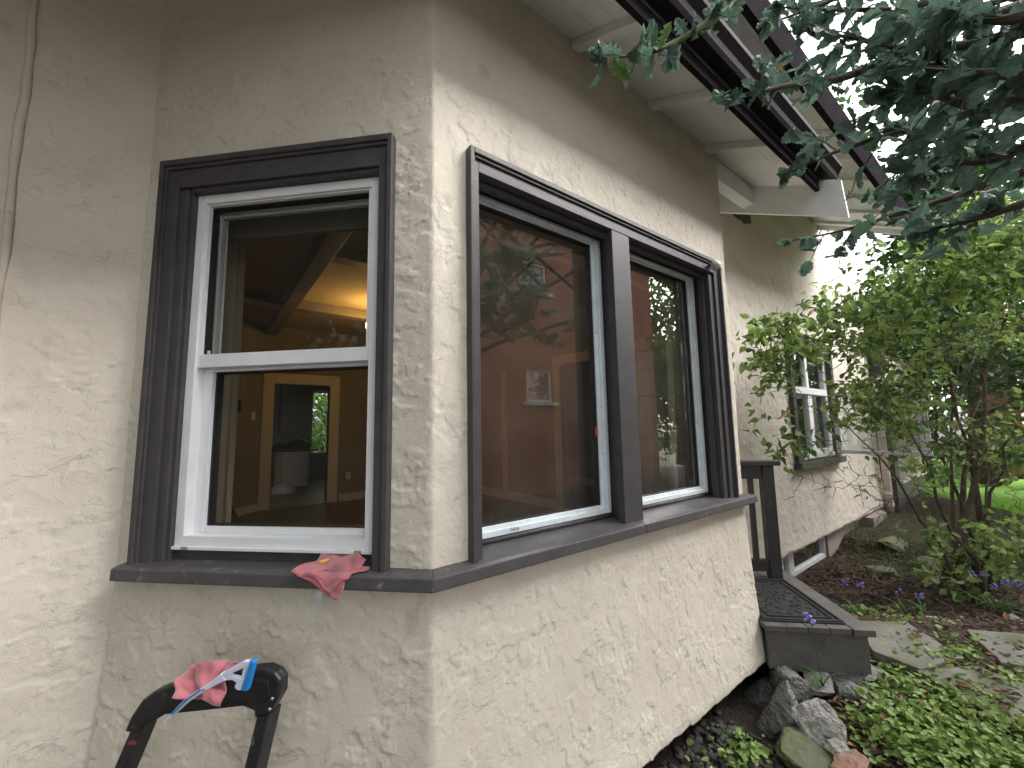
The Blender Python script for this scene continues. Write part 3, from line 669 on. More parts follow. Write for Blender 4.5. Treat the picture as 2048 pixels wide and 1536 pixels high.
# things standing inside the front window
RO = thing('rolled_blind', (2.04, .60, FZ), 'pale rolled blind with yellow bands standing inside the front window', 'blind')
MB().tube([(2.03, .6, FZ), (2.04, .61, .98)], .10, 14).build('roll', 'roll', RO, smooth=True)
for z in (-.30, .03, .36, .66, .86):
    MB().lathe([(.103, -.004), (.106, 0), (.103, .004)], (2.035, .605, z), (0, 0, 1), 16).build('band', 'band_gold', RO, smooth=True)
LS = thing('leaning_window_stop', (1.8, .27, .036), 'worn white timber strips leaning inside the right pane of the front window', 'timber strip')
b = MB(); p0, p1 = Vector((1.77, .26, .036)), Vector((1.80, .26, 1.0))
b.hexa([p0, p0+Vector((.04, 0, 0)), p0+Vector((.04, .02, 0)), p0+Vector((0, .02, 0)), p1, p1+Vector((.04, 0, 0)), p1+Vector((.04, .02, 0)), p1+Vector((0, .02, 0))]); b.build('strip', 'old_white', LS)
b = MB(); p0, p1 = Vector((1.80, .29, .036)), Vector((1.86, .29, 1.12))
b.hexa([p0, p0+Vector((.04, 0, 0)), p0+Vector((.04, .012, 0)), p0+Vector((0, .02, 0)), p1, p1+Vector((.04, 0, 0)), p1+Vector((.04, .012, 0)), p1+Vector((0, .02, 0))]); b.build('strip', 'old_white', LS)

cb = hit(1158, 985, ZA, FZ)
tag(MB().box((cb.x-.05, cb.y-.05, FZ+.001), (cb.x+.05, cb.y+.05, FZ+.07)).build('white_block', 'bag_white', bevel=.002), 'small white carton on the floor inside the left front pane', 'block')  # plain white block for a small pale patch low in the pane
# ------------------------------------------------------------------ small light at the corner of the front window
c = hit(1431, 531, YA, -.055)
FL = thing('outdoor_light', c, 'small round white outdoor light at the window casing corner', 'light')
ax = Vector((.75, -.5, -.35)).normalized()
MB().lathe([(.006, -.030), (.020, -.024), (.029, -.010), (.031, .004), (.027, .018), (.024, .019), (.024, .010), (.004, .006)], c, ax, 18).build('shell', 'light_shell', FL, smooth=True)
MB().lathe([(.012, .0), (.016, .012), (.015, .024), (.008, .032), (.002, .034)], c+ax*.006+Vector((0, 0, -.006)), ax+Vector((0, 0, -.5)), 12).build('bulb', 'light_lens', FL, smooth=True)
MB().tube([c-ax*.02, c+Vector((-.01, .055, 0))], .009, 8).build('bracket', 'rail_paint', FL)

# ------------------------------------------------------------------ deck, railing, mat
def TD(u, v, z): return ((u+v)*S2, (u-v)*S2, z)
DK = thing('wooden_landing', TD(1.8, 1.75, -1.1), 'dark painted wooden door landing beside the bay', 'landing')
vs_ = [1.49, 1.60, 1.712, 1.824]
for i, v0 in enumerate(vs_):
    MB().box((1.352, v0, -.722), (2.45, v0+.108, -.69), TD).build('deck_board', 'deck_paint', DK, bevel=.003)
MB().box((1.342, 1.937, -.724), (2.47, 2.045, -.688), TD).build('deck_board', 'deck_paint', DK, bevel=.003)
b = MB(); b.box((1.372, 1.50, -.93), (1.40, 2.02, -.726), TD).box((1.40, 1.99, -1.05), (2.44, 2.018, -.726), TD); b.build('skirt_board', 'deck_paint', DK, bevel=.003)
RA = thing('porch_railing', TD(2.13, 1.9, -.69), 'dark wooden railing with square post on the landing', 'railing')
MB().box((2.09, 1.86, -.688), (2.17, 1.94, .13), TD).build('post', 'rail_paint', RA, bevel=.004)
MB().box((2.055, 1.2, .131), (2.205, 1.975, .165), TD).build('cap_rail', 'rail_paint', RA, bevel=.004)
MB().box((2.105, 1.2, .03), (2.155, 1.859, .129), TD).build('top_rail', 'rail_paint', RA, bevel=.003)
MB().box((2.105, 1.2, -.64), (2.155, 1.859, -.56), TD).build('bottom_rail', 'rail_paint', RA, bevel=.003)
for v0 in (1.80, 1.665, 1.53, 1.395):
    MB().box((2.115, v0-.035, -.559), (2.145, v0, .029), TD).build('baluster', 'rail_paint', RA, bevel=.002)
MT = thing('door_mat', TD(1.75, 1.72, -.686), 'black rubber door mat with raised scroll pattern', 'mat')
m0 = MB(); m0.box((1.40, 1.50, -.6875), (2.06, 1.932, -.679), TD); m0.build('base', 'rubber', MT, bevel=.003)
b = MB()
for (a0, a1, c0, c1) in ((1.405, 2.055, 1.505, 1.52), (1.405, 2.055, 1.912, 1.927), (1.405, 1.42, 1.52, 1.912), (2.04, 2.055, 1.52, 1.912), (1.445, 2.015, 1.545, 1.553), (1.445, 2.015, 1.879, 1.887), (1.445, 1.453, 1.553, 1.879), (2.007, 2.015, 1.553, 1.879)):
    b.box((a0, c0, -.679), (a1, c1, -.671), TD)
b.build('border', 'rubber', MT, bevel=.002)
b = MB(); rr = random.Random(3)
for i in range(11):
    for j in range(7):
        u, v = 1.48+i*.05+rr.uniform(-.01, .01), 1.575+j*.047+rr.uniform(-.008, .008); a = rr.uniform(0, 6.28); k = rr.choice((-1, 1))
        pp = []
        for t in range(6):
            aa = a+k*t*.55; u += .0085*math.cos(aa); v += .0085*math.sin(aa); pp.append(TD(u, v, -.6775))
        b.tube(pp, .0045, 5)
b.build('scroll_relief', 'rubber', MT, smooth=True, kind='stuff')

# ------------------------------------------------------------------ ladder, squeegee, cloths
def onA(px, py, d): return hit(px, py, NA, d)
LD = thing('step_ladder', onA(390, 1536, -.35)+Vector((0, 0, -.8)), 'scuffed black ladder top leaning by the side window', 'ladder')
out = [(247, 1465), (261, 1433), (282, 1402), (303, 1386), (364, 1361), (425, 1353), (508, 1339), (528, 1338), (549, 1347), (560, 1361), (558, 1394), (536, 1431), (508, 1438), (507, 1423), (485, 1414), (405, 1423), (327, 1431), (298, 1448), (282, 1456), (278, 1468)]
inn = Vector((S2, S2, 0))
MB().prism([onA(*q, -.236) for q in out], inn*.036).build('top_cap', 'ladder', LD, bevel=.006)
capin = [(300, 1432), (330, 1405), (372, 1378), (430, 1368), (500, 1357), (535, 1362), (540, 1390), (520, 1412), (488, 1400), (405, 1408), (330, 1418)]
MB().prism([onA(*q, -.240) for q in capin], inn*.006).build('cap_panel', 'ladder', LD, bevel=.002)
def rail(q, bot, w):
    (xl, yl), (xr, yr) = q; a = onA(xl, yl, -.235); c = onA(xr, yr, -.235); dn = (bot-(a+c)/2)
    e = inn*.05
    return MB().hexa([a, c, c+e, a+e, a+dn*1, c+dn, c+dn+e, a+dn+e])
zg = -1.22
bl = onA(232, 1520, -.245); br_ = onA(505, 1520, -.245)
dl = (onA(238, 1536, -.25)-onA(268, 1466, -.235)); dr = (onA(500, 1536, -.25)-onA(524, 1436, -.235))
def down(p, d): return p+d*((zg-p.z)/d.z)
pl_ = (onA(259, 1464, -.235)+onA(279, 1464, -.235))/2; pr_ = (onA(513, 1434, -.235)+onA(537, 1432, -.235))/2
rail(((259, 1464), (279, 1464)), down(pl_, dl), .03).build('rail', 'ladder', LD, bevel=.003)
rail(((513, 1434), (537, 1432)), down(pr_, dr), .03).build('rail', 'ladder', LD, bevel=.003)
for k in (.32, .58, .84):
    a = pl_.lerp(down(pl_, dl), k)+inn*.02; c_ = pr_.lerp(down(pr_, dr), k)+inn*.02
    MB().tube([a, c_], .016, 8).build('rung', 'ladder', LD)
for (px, py) in ((545, 1397), (540, 1418)):
    MB().lathe([(.0045, 0), (.004, .003), (.001, .004)], onA(px, py, -.2365), -inn, 10).build('rivet', 'rivet', LD, smooth=True)
MB().prism([onA(*q, -.2405) for q in ((256, 1485), (266, 1480), (271, 1488), (262, 1497), (255, 1494))], inn*.003).build('paint_splash', 'ladder_red', LD)

SQ = thing('squeegee', onA(420, 1380, -.26), 'white squeegee with blue blade lying on the ladder top', 'squeegee')
D0 = -.278
hp = [(326, 1448), (345, 1428), (372, 1402), (400, 1383), (425, 1368), (446, 1354)]
ob = MB()
wid = [4, 6, 8, 8.5, 9, 14]
up_, lo_ = [], []
for i, (x, y) in enumerate(hp):
    x0, y0 = hp[max(i-1, 0)]; x1, y1 = hp[min(i+1, 5)]; l = math.hypot(x1-x0, y1-y0); nx_, ny_ = -(y1-y0)/l, (x1-x0)/l
    if ny_ > 0: nx_, ny_ = -nx_, -ny_
    up_.append((x+nx_*wid[i]*.6, y+ny_*wid[i]*.6)); lo_.append((x-nx_*wid[i]*.6, y-ny_*wid[i]*.6))
loop = up_+[(472, 1333), (487, 1325), (500, 1322), (497, 1336), (484, 1338), (466, 1348), (480, 1359), (488, 1359), (497, 1336), (500, 1322), (499, 1323)]
hd = MB(); ins = Vector((S2, S2, 0))*.014
def pxprism(b, poly, d, th): return b.prism([onA(*q, d) for q in poly], inn*th)
pxprism(hd, up_+lo_[::-1], D0, .014)
pxprism(hd, [(440, 1349), (486, 1323), (496, 1323), (492, 1335), (484, 1337), (462, 1348), (452, 1358), (446, 1366)], D0+.001, .012)
pxprism(hd, [(446, 1363), (455, 1350), (466, 1353), (483, 1358), (486, 1360), (480, 1382), (472, 1380), (468, 1374), (472, 1366), (464, 1361), (455, 1361)], D0+.002, .011)
pxprism(hd, [(486, 1336), (494, 1330), (484, 1366), (478, 1372)], D0+.003, .010)
hd.build('handle', 'plastic_white', SQ, bevel=.002)
bb = MB(); pxprism(bb, [(500, 1321.5), (509, 1325), (493, 1383), (481, 1382)], D0-.002, .014); bb.build('blade', 'plastic_blue', SQ, bevel=.002)
bs = MB(); pxprism(bs, [(340, 1428), (372, 1398), (400, 1378), (402, 1381), (374, 1401), (343, 1431)], D0-.003, .012); bs.build('grip_stripe', 'plastic_blue', SQ, bevel=.001)

def cloth(name, quad, nrm, wr, seed, n=34, clampf=None, th=.004):
    a, b, c, d = [Vector(q) for q in quad]; rr = random.Random(seed); V = []; nrm = Vector(nrm)
    ph = [rr.uniform(0, 6.28) for _ in range(6)]
    for i in range(n):
        for j in range(n):
            u, v = i/(n-1), j/(n-1)
            u2 = u+.05*math.sin(v*7+ph[0]); v2 = v+.05*math.sin(u*6+ph[1])
            p = a*(1-u2)*(1-v2)+b*u2*(1-v2)+c*u2*v2+d*(1-u2)*v2
            h = wr*(.9*abs(math.sin(u*5.5+1.6*v+ph[2]))+.55*math.sin(u*9+2.5*math.sin(v*4+ph[2])+ph[3])+.45*math.sin(v*11+u*6+ph[4])+.25*math.sin(u*23+v*9+ph[5]))
            p = p+nrm*(h+wr)
            if clampf: p = clampf(p)
            V.append(tuple(p))
    F = [(i*n+j, (i+1)*n+j, (i+1)*n+j+1, i*n+j+1) for i in range(n-1) for j in range(n-1)]
    return V, F
def build_cloth(name, V, F, parent, th=.004):
    o = MB().add(V, F).build(name, 'cloth_pink', parent, smooth=True)
    s = o.modifiers.new('solid', 'SOLIDIFY'); s.thickness = th; s.offset = 0
    return o
CL = thing('cleaning_cloth', TA(.35, 0, .02), 'folded pink cleaning cloth with grey tag draped over the window sill', 'cloth')
def over_sill(p):
    s = (-p.x+p.y)*S2; d = (p.x+p.y)*S2; z = p.z
    zt = .032 if d > .15 else (.013+(d+.045)/.195*.019)
    if d > -.062: z = max(z, zt+.006)
    else:
        d = min(d, -.073)
    return Vector(TA(s, d, z))
q = [onA(592, 1146, -.062), onA(668, 1192, -.082), onA(741, 1122, -.02), onA(660, 1108, .04)]
V, F = cloth('a', q, Vector((-.3, -.3, .9)).normalized(), .007, 5, 40, over_sill); build_cloth('top_layer', V, F, CL)
q2 = [onA(596, 1152, -.066), onA(672, 1198, -.078), onA(738, 1133, -.03), onA(664, 1112, .03)]
V, F = cloth('b', q2, Vector((-.3, -.3, .9)).normalized(), .002, 8, 30, over_sill); build_cloth('under_layer', V, F, CL)
b = MB(); pxprism(b, [(633, 1182), (644, 1186), (642, 1203), (627, 1200)], -.084, .002); b.build('fabric_tag', 'tag_grey', CL)
p = onA(650, 1121, -.015); p.z = .035
YP = MB(); YP.tube([p+Vector((-.016, .004, 0)), p+Vector((.014, .0, .002))], .0048, 10)
tag(YP.build('yellow_stub', 'yellow', smooth=True), 'short yellow plastic stub resting on the pink sill cloth', 'stub')
q = [onA(362, 1392, -.262), onA(446, 1408, -.264), onA(484, 1322, -.225), onA(384, 1330, -.205)]
V, F = cloth('c', q, (-inn+Vector((0, 0, .6))).normalized(), .013, 21, 48)
C2 = build_cloth('cleaning_cloth', V, F, None); tag(C2, 'crumpled pink cloth bunched under the squeegee on the ladder', 'cloth')

# ------------------------------------------------------------------ stones, slabs, pebbles, mulch
def rock(name, c, sx, sy, sz, rz, m, label, seed, group=None, sub=3, tilt=0.):
    bm = bmesh.new(); bmesh.ops.create_icosphere(bm, subdivisions=sub, radius=1); r2 = random.Random(seed)
    planes = [(Vector((r2.gauss(0, 1), r2.gauss(0, 1), r2.gauss(0, 1))).normalized(), r2.uniform(.5, .85)) for _ in range(15)]
    for v in bm.verts:
        p = v.co.copy()
        for n, d in planes:
            e = p.dot(n)-d
            if e > 0: p -= n*e*.92
        h = float(fbm(np.array([p.x*3+seed]), np.array([p.y*3+p.z*4.5]), seed, 4)[0])*.16
        p *= 1+h
        v.co = Vector((p.x*sx, p.y*sy, p.z*sz))
    me = bpy.data.meshes.new(name); bm.to_mesh(me); bm.free(); me.materials.append(MATS[m])
    o = bpy.data.objects.new(name, me); COL.objects.link(o); o.location = c; o.rotation_euler = (tilt, tilt*.6, rz)
    return tag(o, label, 'rock', group)
RK = [((1578, 1372), -1.0, .13, .07, .10, .5, 'stone', 'tall grey slab rock against the landing corner', .55),
      ((1692, 1345), -.965, .155, .09, .05, -.55, 'stone', 'flat grey rock lying below the landing skirt', .15),
      ((1642, 1368), -.985, .085, .07, .055, .5, 'stone_pale', 'pale rough rock between the slab rock and the flat rock', .3),
      ((1712, 1392), -.985, .085, .06, .04, .2, 'stone', 'small grey rock at the edge of the leafy ground cover', .1),
      ((1636, 1455), -1.03, .12, .10, .10, 1.1, 'stone_pale', 'large pale rock at the front of the rock edging', .35),
      ((1560, 1440), -1.09, .10, .08, .16, .2, 'stone', 'dark upright rock below the wall base', .2),
      ((1676, 1498), -1.04, .05, .04, .035, .7, 'stone_pale', 'little whitish stone beside the reddish rock', .2),
      ((1610, 1515), -1.10, .12, .10, .06, .3, 'stone_moss', 'low mossy rock at the bottom of the edging', .1),
      ((1705, 1530), -1.06, .10, .06, .05, -.2, 'stone_pink', 'smooth reddish rock at the bottom edge of the picture', .0),
      ((1465, 1478), -1.18, .08, .07, .05, .2, 'stone_moss', 'mossy stone in the pebble pit below the bay', .0),
      ((1600, 1335), -1.0, .09, .07, .06, .9, 'stone', 'dark rock half hidden under the landing skirt', .2),
      ((1535, 1395), -1.12, .09, .08, .13, .0, 'stone', 'shadowed rock tucked under the bay wall end', .2)]
for i, ((px, py), z, sx, sy, sz, rz, m, lb, tl) in enumerate(RK):
    rock('edging_rock', hit(px, py, ZA, z), sx*1.45, sy*1.45, sz*1.3, rz, m, lb, 40+i, 'rocks edging the planting bed', 4, tl)
for i, ((px, py), s_, m, lb) in enumerate((((2028, 1240), .085, 'stone_pale', 'pale rounded rock at the right edge near the slabs'), ((1860, 1130), .16, 'stone_moss', 'grey green rock in the bed under the shrub'), ((1768, 1148), .16, 'stone_moss', 'broad mossy rock in the bark mulch'), ((1790, 1090), .22, 'stone_moss', 'flat mossy rock behind the mulch'), ((1880, 1165), .10, 'stone', 'grey rock among the bluebell leaves'))):
    rock('bed_rock', ground_pt(px, py), s_*1.3, s_, s_*.55, i, m, lb, 80+i, 'rocks in the planting bed', 3)
PATH = thing('stepping_path', (2.9, -.7, -.95), None, None); tag(PATH, 'path of worn stone slabs beside the landing', 'path', kind='structure')
for i, qd in enumerate((((1716, 1241), (1812, 1242), (1925, 1314), (1840, 1338), (1745, 1300)), ((1930, 1257), (2060, 1268), (2130, 1345), (2004, 1325)), ((1834, 1339), (1951, 1331), (2075, 1375), (2130, 1450), (2040, 1440), (1935, 1406)))):
    lp = [hit(x, y, ZA, -.93) for x, y in qd]
    # finer outline with slight wobble
    L2 = []
    for k in range(len(lp)):
        a_, b_ = lp[k], lp[(k+1) % len(lp)]
        for t in range(6):
            pt = a_.lerp(b_, t/6); L2.append(pt+Vector((random.uniform(-.006, .006), random.uniform(-.006, .006), 0)))
    MB().prism(L2, (0, 0, -.06)).build('paving_slab', 'slab', PATH, bevel=.006)
pm = []
for k in range(4):
    o = rock('pebble', (0, 0, -50), .026, .021, .015, 0, 'pebble', None, 300+k, sub=2); pm.append(o.data); bpy.data.objects.remove(o)
for me in pm: me.polygons.foreach_set('use_smooth', [True]*len(me.polygons))
r4 = random.Random(11); cnt = 0
for k in range(900):
    px, py = r4.uniform(1300, 1560), r4.uniform(1380, 1560)
    p = ground_pt(px, py)
    if p.y > .1 or p.x > 1.75 or cnt >= 170: continue
    o = bpy.data.objects.new('pebble', pm[k % 4]); COL.objects.link(o); s_ = r4.uniform(.6, 1.35)
    o.location = (p.x, p.y, gz1(p.x, p.y)+.01); o.scale = (s_, s_, s_); o.rotation_euler = (r4.uniform(-.4, .4), r4.uniform(-.4, .4), r4.uniform(0, 6))
    tag(o, 'rounded dark pebble lying in the shaded pit below the bay wall', 'pebble', 'pebbles below the bay'); cnt += 1
# bark mulch
b = MB(); r5 = random.Random(5)
for k in range(5200):
    if k < 2600: px, py = r5.gauss(1680, 70), r5.gauss(1140, 42)
    elif k < 4000: px, py = r5.uniform(1600, 2048), r5.uniform(1080, 1260)
    else: px, py = r5.uniform(1650, 2048), r5.uniform(1240, 1536)
    p = ground_pt(px, py)
    if p.y > .83 or p.x > 8 or p.z > -.8: continue
    z = gz1(p.x, p.y)+.012+r5.uniform(0, .02); a = r5.uniform(0, 6.28); l = r5.uniform(.012, .034); w_ = r5.uniform(.004, .011); t = r5.uniform(-.5, .5)
    dx = Vector((math.cos(a), math.sin(a), t))*l; dy = Vector((-math.sin(a), math.cos(a), r5.uniform(-.5, .5)))*w_; c_ = Vector((p.x, p.y, z)); up = Vector((0, 0, .003))
    b.hexa([c_-dx-dy, c_+dx-dy*.6, c_+dx+dy, c_-dx+dy*.7, c_-dx-dy+up, c_+dx-dy*.6+up, c_+dx+dy+up, c_-dx+dy*.7+up])
tag(b.build('bark_mulch', 'mulch', fix=False), 'reddish brown bark mulch covering the planting bed', 'mulch', kind='stuff')
r6 = random.Random(9)
def leaf_outline(kind):
    if kind == 'round': return [(0, 0), (.35, .28), (.75, .42), (1.0, .22), (1.0, -.22), (.75, -.42), (.35, -.28)]
    if kind == 'ovate': return [(0, 0), (.22, .27), (.5, .30), (.8, .14), (1.06, 0), (.8, -.14), (.5, -.30), (.22, -.27)]
def add_leaf(b, p, d, n, L, kind='ovate', fold=.18, droop=.15):
    d = d.normalized(); s = d.cross(n)
    if s.length < 1e-3: s = d.orthogonal()
    s.normalize(); n = s.cross(d); k = len(b.v); o = leaf_outline(kind)
    b.v.append(tuple(p+d*L*.5-n*L*droop*.25))
    for x, y in o: b.v.append(tuple(p+d*L*x+s*L*y+n*L*(abs(y)*fold*1.5-droop*x*x)))
    m = len(o)
    b.f += [(k, k+1+i, k+1+(i+1) % m) for i in range(m)]
def rv(r, up=0.): return Vector((r.gauss(0, 1), r.gauss(0, 1), r.gauss(0, 1)+up)).normalized()

b = MB(); r7 = random.Random(31)
def gc(px, py, n, sp, hh=.05):
    for _ in range(n):
        p = ground_pt(r7.gauss(px, sp), r7.gauss(py, sp*.55))
        if p.x > 4.5 or p.y > .2: continue
        inslab = False
        z = gz1(p.x, p.y); c_ = Vector((p.x, p.y, z+r7.uniform(.2, 1.2)*hh)); d = Vector((r7.gauss(0, 1), r7.gauss(0, 1), r7.uniform(-.5, .5)))
        add_leaf(b, c_, d, rv(r7, 1.6), r7.choice((r7.uniform(.014, .026), r7.uniform(.026, .046))), 'round', .15, r7.uniform(0, .3))
for (px, py, n, sp) in ((1790, 1330, 260, 34), (1760, 1370, 220, 40), (1850, 1400, 420, 55), (1800, 1450, 420, 60), (1900, 1470, 520, 60), (1980, 1500, 420, 60), (1740, 1480, 160, 50), (2040, 1530, 300, 50), (1850, 1530, 260, 60), (1470, 1510, 90, 32), (1510, 1530, 60, 20), (1720, 1225, 120, 26), (1780, 1232, 80, 26), (1930, 1310, 60, 20), (1960, 1350, 30, 14), (1995, 1372, 40, 25), (1870, 1255, 60, 26), (1900, 1320, 60, 16), (2040, 1370, 40, 20), (1700, 1330, 60, 25)):
    gc(px, py, n, sp)
tag(b.build('ground_cover', 'leaf_ground', fix=False), 'bright green low leafy ground cover around the slabs and rocks', 'ground cover', kind='stuff')
blade_patch('low_grass', 2600, lambda: (lambda p: (p.x, p.y, gz1(p.x, p.y)))(ground_pt(r7.uniform(1690, 2060), r7.uniform(1015, 1150))), .10, .006, 'leaf_strap', 'thin green grass blades under the shrubs', 'grass')
b = MB()
for k in range(60):
    p = ground_pt(r7.uniform(1640, 2048), r7.uniform(1150, 1530)); p.z = gz1(p.x, p.y)+.03
    add_leaf(b, p, rv(r7), Vector((0, 0, 1)), r7.uniform(.03, .06), 'ovate', .3, .2)
tag(b.build('dry_leaves', 'leaf_dry', fix=False), 'scattered dry brown leaves on the bed', 'dry leaves', kind='stuff')

g0 = ground_pt(1835, 1172); dd_ = float((np.array(g0)-CAM)@_f)
tag(MB().tube([g0, at(1862, 1152, dd_+.05), at(1872, 1130, dd_+.08), at(1888, 1104, dd_+.1)], [.012, .011, .010, .006], 7).build('fallen_stick', 'wood_pale', smooth=True), 'pale broken stick poking out of the mulch under the shrub', 'stick')
# bluebells
def strap(b, p, a, L, w_, bend):
    d = Vector((math.cos(a), math.sin(a), 0)); s = Vector((-d.y, d.x, 0)); k = len(b.v); n = 7
    for i in range(n):
        t = i/(n-1); c_ = p+d*L*(t*.35+bend*t*t*.55)+Vector((0, 0, L*(t*.95-bend*t*t*.95))); ww = w_*(1-t**2.5)*.5+.0004
        b.v += [tuple(c_-s*ww), tuple(c_+s*ww)]
    b.f += [(k+2*i, k+2*i+1, k+2*i+3, k+2*i+2) for i in range(n-1)]
BBL = [((1636, 1352), (1618, 1232), 'lone bluebell rising in front of the door mat'), ((1692, 1228), (1690, 1160), 'bluebell standing over the bark mulch, leftmost of the bed'), ((1716, 1230), (1720, 1168), 'bluebell just right of the leftmost one in the mulch'),
       ((1810, 1225), (1797, 1180), 'bluebell with arching leaves beside the grey rock'), ((1850, 1228), (1838, 1188), 'short bluebell right of the arching one'), ((1950, 1205), (1945, 1145), 'bluebell in the far right clump, tallest one'),
       ((1975, 1215), (1967, 1146), 'bluebell in the far right clump beside the tallest'), ((1990, 1222), (1988, 1170), 'low bluebell in the front of the far right clump'), ((2008, 1225), (2007, 1160), 'bluebell between the low one and the right edge one'), ((2040, 1228), (2035, 1163), 'bluebell nearest the right edge of the picture')]
for i, (pb, pf, lb) in enumerate(BBL):
    base = ground_pt(*pb); base.z = gz1(base.x, base.y)
    if i == 0: base = hit(1646, 1372, ZA, -.955)
    dist = (np.array(base)-CAM)@_f
    top = at(pf[0], pf[1], dist)
    o = thing('bluebell', base, lb, 'flower', 'bluebells in the planting bed')
    MB().tube([base, base.lerp(top, .5)+Vector((.004, 0, 0)), top], [.0028, .0024, .0018], 5).build('stem', 'leaf_strap', o)
    b = MB(); rb = random.Random(60+i)
    for k in range(9 if i != 0 else 6): strap(b, base, rb.uniform(0, 6.28), rb.uniform(.13, .24), rb.uniform(.009, .014), rb.uniform(.4, 1.0))
    b.build('leaves', 'leaf_strap', o, fix=False)
    b = MB()
    for k in range(8):
        a = rb.uniform(0, 6.28); c_ = top+Vector((math.cos(a)*.010, math.sin(a)*.010, rb.uniform(-.028, .012)))
        d = Vector((math.cos(a), math.sin(a), -.45))
        b.lathe([(.002, 0), (.006, .004), (.0065, .010), (.0105, .016)], c_, d, 6)
    b.build('flower_head', 'bluebell', o, smooth=True)

# ------------------------------------------------------------------ trees and shrubs
def grow(stems, targets, r0, wander, rng, tipr=.0012, segs=5):
    """stems: list of polylines; targets: points. joins every target to the nearest node by a curved twig."""
    P = np.array([tuple(q) for s_ in stems for q in s_]); out = []
    base = P[0]
    order = sorted(range(len(targets)), key=lambda i: float(np.min(np.sum((P-np.array(targets[i]))**2, 1))))
    for i in order:
        t = np.array(targets[i]); d2 = np.sum((P-t)**2, 1)
        k = int(np.argmin(d2)); a = P[k]; L = math.sqrt(d2[k])
        if L < .01: continue
        pts = []
        off = np.array([rng.gauss(0, 1), rng.gauss(0, 1), rng.gauss(.3, .8)])*L*wander
        for j in range(segs+1):
            u = j/segs; pts.append(a+(t-a)*u+off*math.sin(u*math.pi)+(np.array([rng.gauss(0, 1) for _ in range(3)])*L*.025 if 0 < j < segs else 0))
        out.append((pts, L)); P = np.concatenate([P, np.array(pts[1:])])
    return out
def leaf_mesh(name, kind, m, L=1., fold=.18, droop=.15):
    b = MB(); add_leaf(b, Vector((0, 0, 0)), Vector((1, 0, 0)), Vector((0, 0, 1)), L, kind, fold, droop)
    me = bpy.data.meshes.new(name); me.from_pydata(b.v, [], b.f); me.materials.append(MATS[m]); return me
def place(me, name, p, d, n, L, parent):
    o = bpy.data.objects.new(name, me); link(o, parent)
    d = d.normalized(); s = n.cross(d)
    if s.length < 1e-3: s = d.orthogonal()
    s.normalize(); n = d.cross(s)
    M = Matrix(((d.x*L, s.x*L, n.x*L, p.x), (d.y*L, s.y*L, n.y*L, p.y), (d.z*L, s.z*L, n.z*L, p.z), (0, 0, 0, 1)))
    o.matrix_basis = M
    return o

# --- bright shrub on the right
r8 = random.Random(17)
SB = Vector((5.1, -.62, -1.08))
SHR = thing('flowering_shrub', SB, 'large leafy shrub with bright green leaves and tangled bare twigs', 'shrub')
stems = []
for k, (px, py, dd) in enumerate(((1960, 700, 4.6), (1880, 620, 4.4), (2030, 560, 4.2), (1820, 700, 4.2), (1900, 480, 5.0), (2060, 800, 3.8), (1760, 760, 3.9), (1985, 900, 4.3), (1700, 850, 3.8))):
    tp = at(px, py, dd); b0 = SB+Vector((r8.uniform(-.35, .35), r8.uniform(-.12, .2), 0)); pts = []
    for j in range(9):
        u = j/8; pts.append(b0.lerp(tp, u)+Vector((r8.gauss(0, .03), r8.gauss(0, .03), .22*math.sin(u*math.pi)*(1 if k % 2 else .4))))
    stems.append(pts)
    MB().tube(pts, [.030*(1-.78*j/8)*(1 if k < 3 else .6) for j in range(9)], 7).build('stem', 'bark', SHR, smooth=True)
tg, leafy = [], []
def region(n, x0, x1, y0, y1, d0, d1, lf):
    for _ in range(n):
        tg.append(at(r8.uniform(x0, x1), r8.uniform(y0, y1), r8.uniform(d0, d1))); leafy.append(lf)
region(170, 1740, 2090, 540, 700, 3.4, 5.2, 1); region(80, 1700, 1900, 680, 860, 3.6, 5., .7); region(150, 1840, 2090, 400, 580, 3.4, 5.2, 1); region(42, 1490, 1590, 640, 760, 3.4, 3.8, 1); region(56, 1570, 1760, 600, 720, 3.4, 4.2, .8)
region(70, 1640, 1860, 570, 690, 3.6, 4.6, .6); region(60, 1790, 2090, 780, 960, 3.4, 4.5, .6); region(70, 1880, 2090, 430, 560, 3.2, 3.8, 1); region(14, 1500, 1640, 760, 930, 3.3, 3.8, .7); region(26, 1690, 1860, 480, 580, 4.2, 5., .25)
region(60, 1660, 1860, 760, 860, 3.4, 4.2, .5); region(90, 1840, 2090, 1040, 1180, 3.2, 4.2, .5)
region(170, 1540, 1860, 760, 1010, 3.3, 4.2, 0); region(420, 1830, 2090, 640, 980, 3.2, 4.8, 0); region(150, 1700, 2080, 960, 1150, 3.6, 5.0, 0); region(24, 1720, 1900, 900, 1080, 4.2, 5.2, .3); region(120, 1900, 2090, 640, 900, 3.0, 3.8, 0); region(60, 1600, 1860, 560, 760, 3.5, 4.4, 0)
tw = grow(stems, tg, .01, .15, r8)
tb = MB()
for pts, L in tw:
    r_ = min(.010, .0027+L*.0075); tb.tube(pts, [r_*(1-.75*j/(len(pts)-1)) for j in range(len(pts))], 4, cap=False)
tag(tb.build('twigs', 'twig', SHR, fix=False, smooth=True), kind='stuff')
lv = []
for (pt, lf) in zip(tg, leafy):
    if not lf or r8.random() > lf+.35: continue
    nlf = int(r8.randint(6, 13)*(.4+.6*lf)); ax_ = rv(r8, .2)
    for k in range(nlf):
        p = pt+ax_*r8.gauss(0, .05)+rv(r8)*r8.uniform(.01, .07); lv.append((p, (rv(r8)+Vector((0, 0, -.35))).normalized(), rv(r8, 1.1), r8.uniform(.05, .095), r8.random()))
lv.sort(key=lambda q: ((np.array(q[0])-CAM)@_f)/q[3])
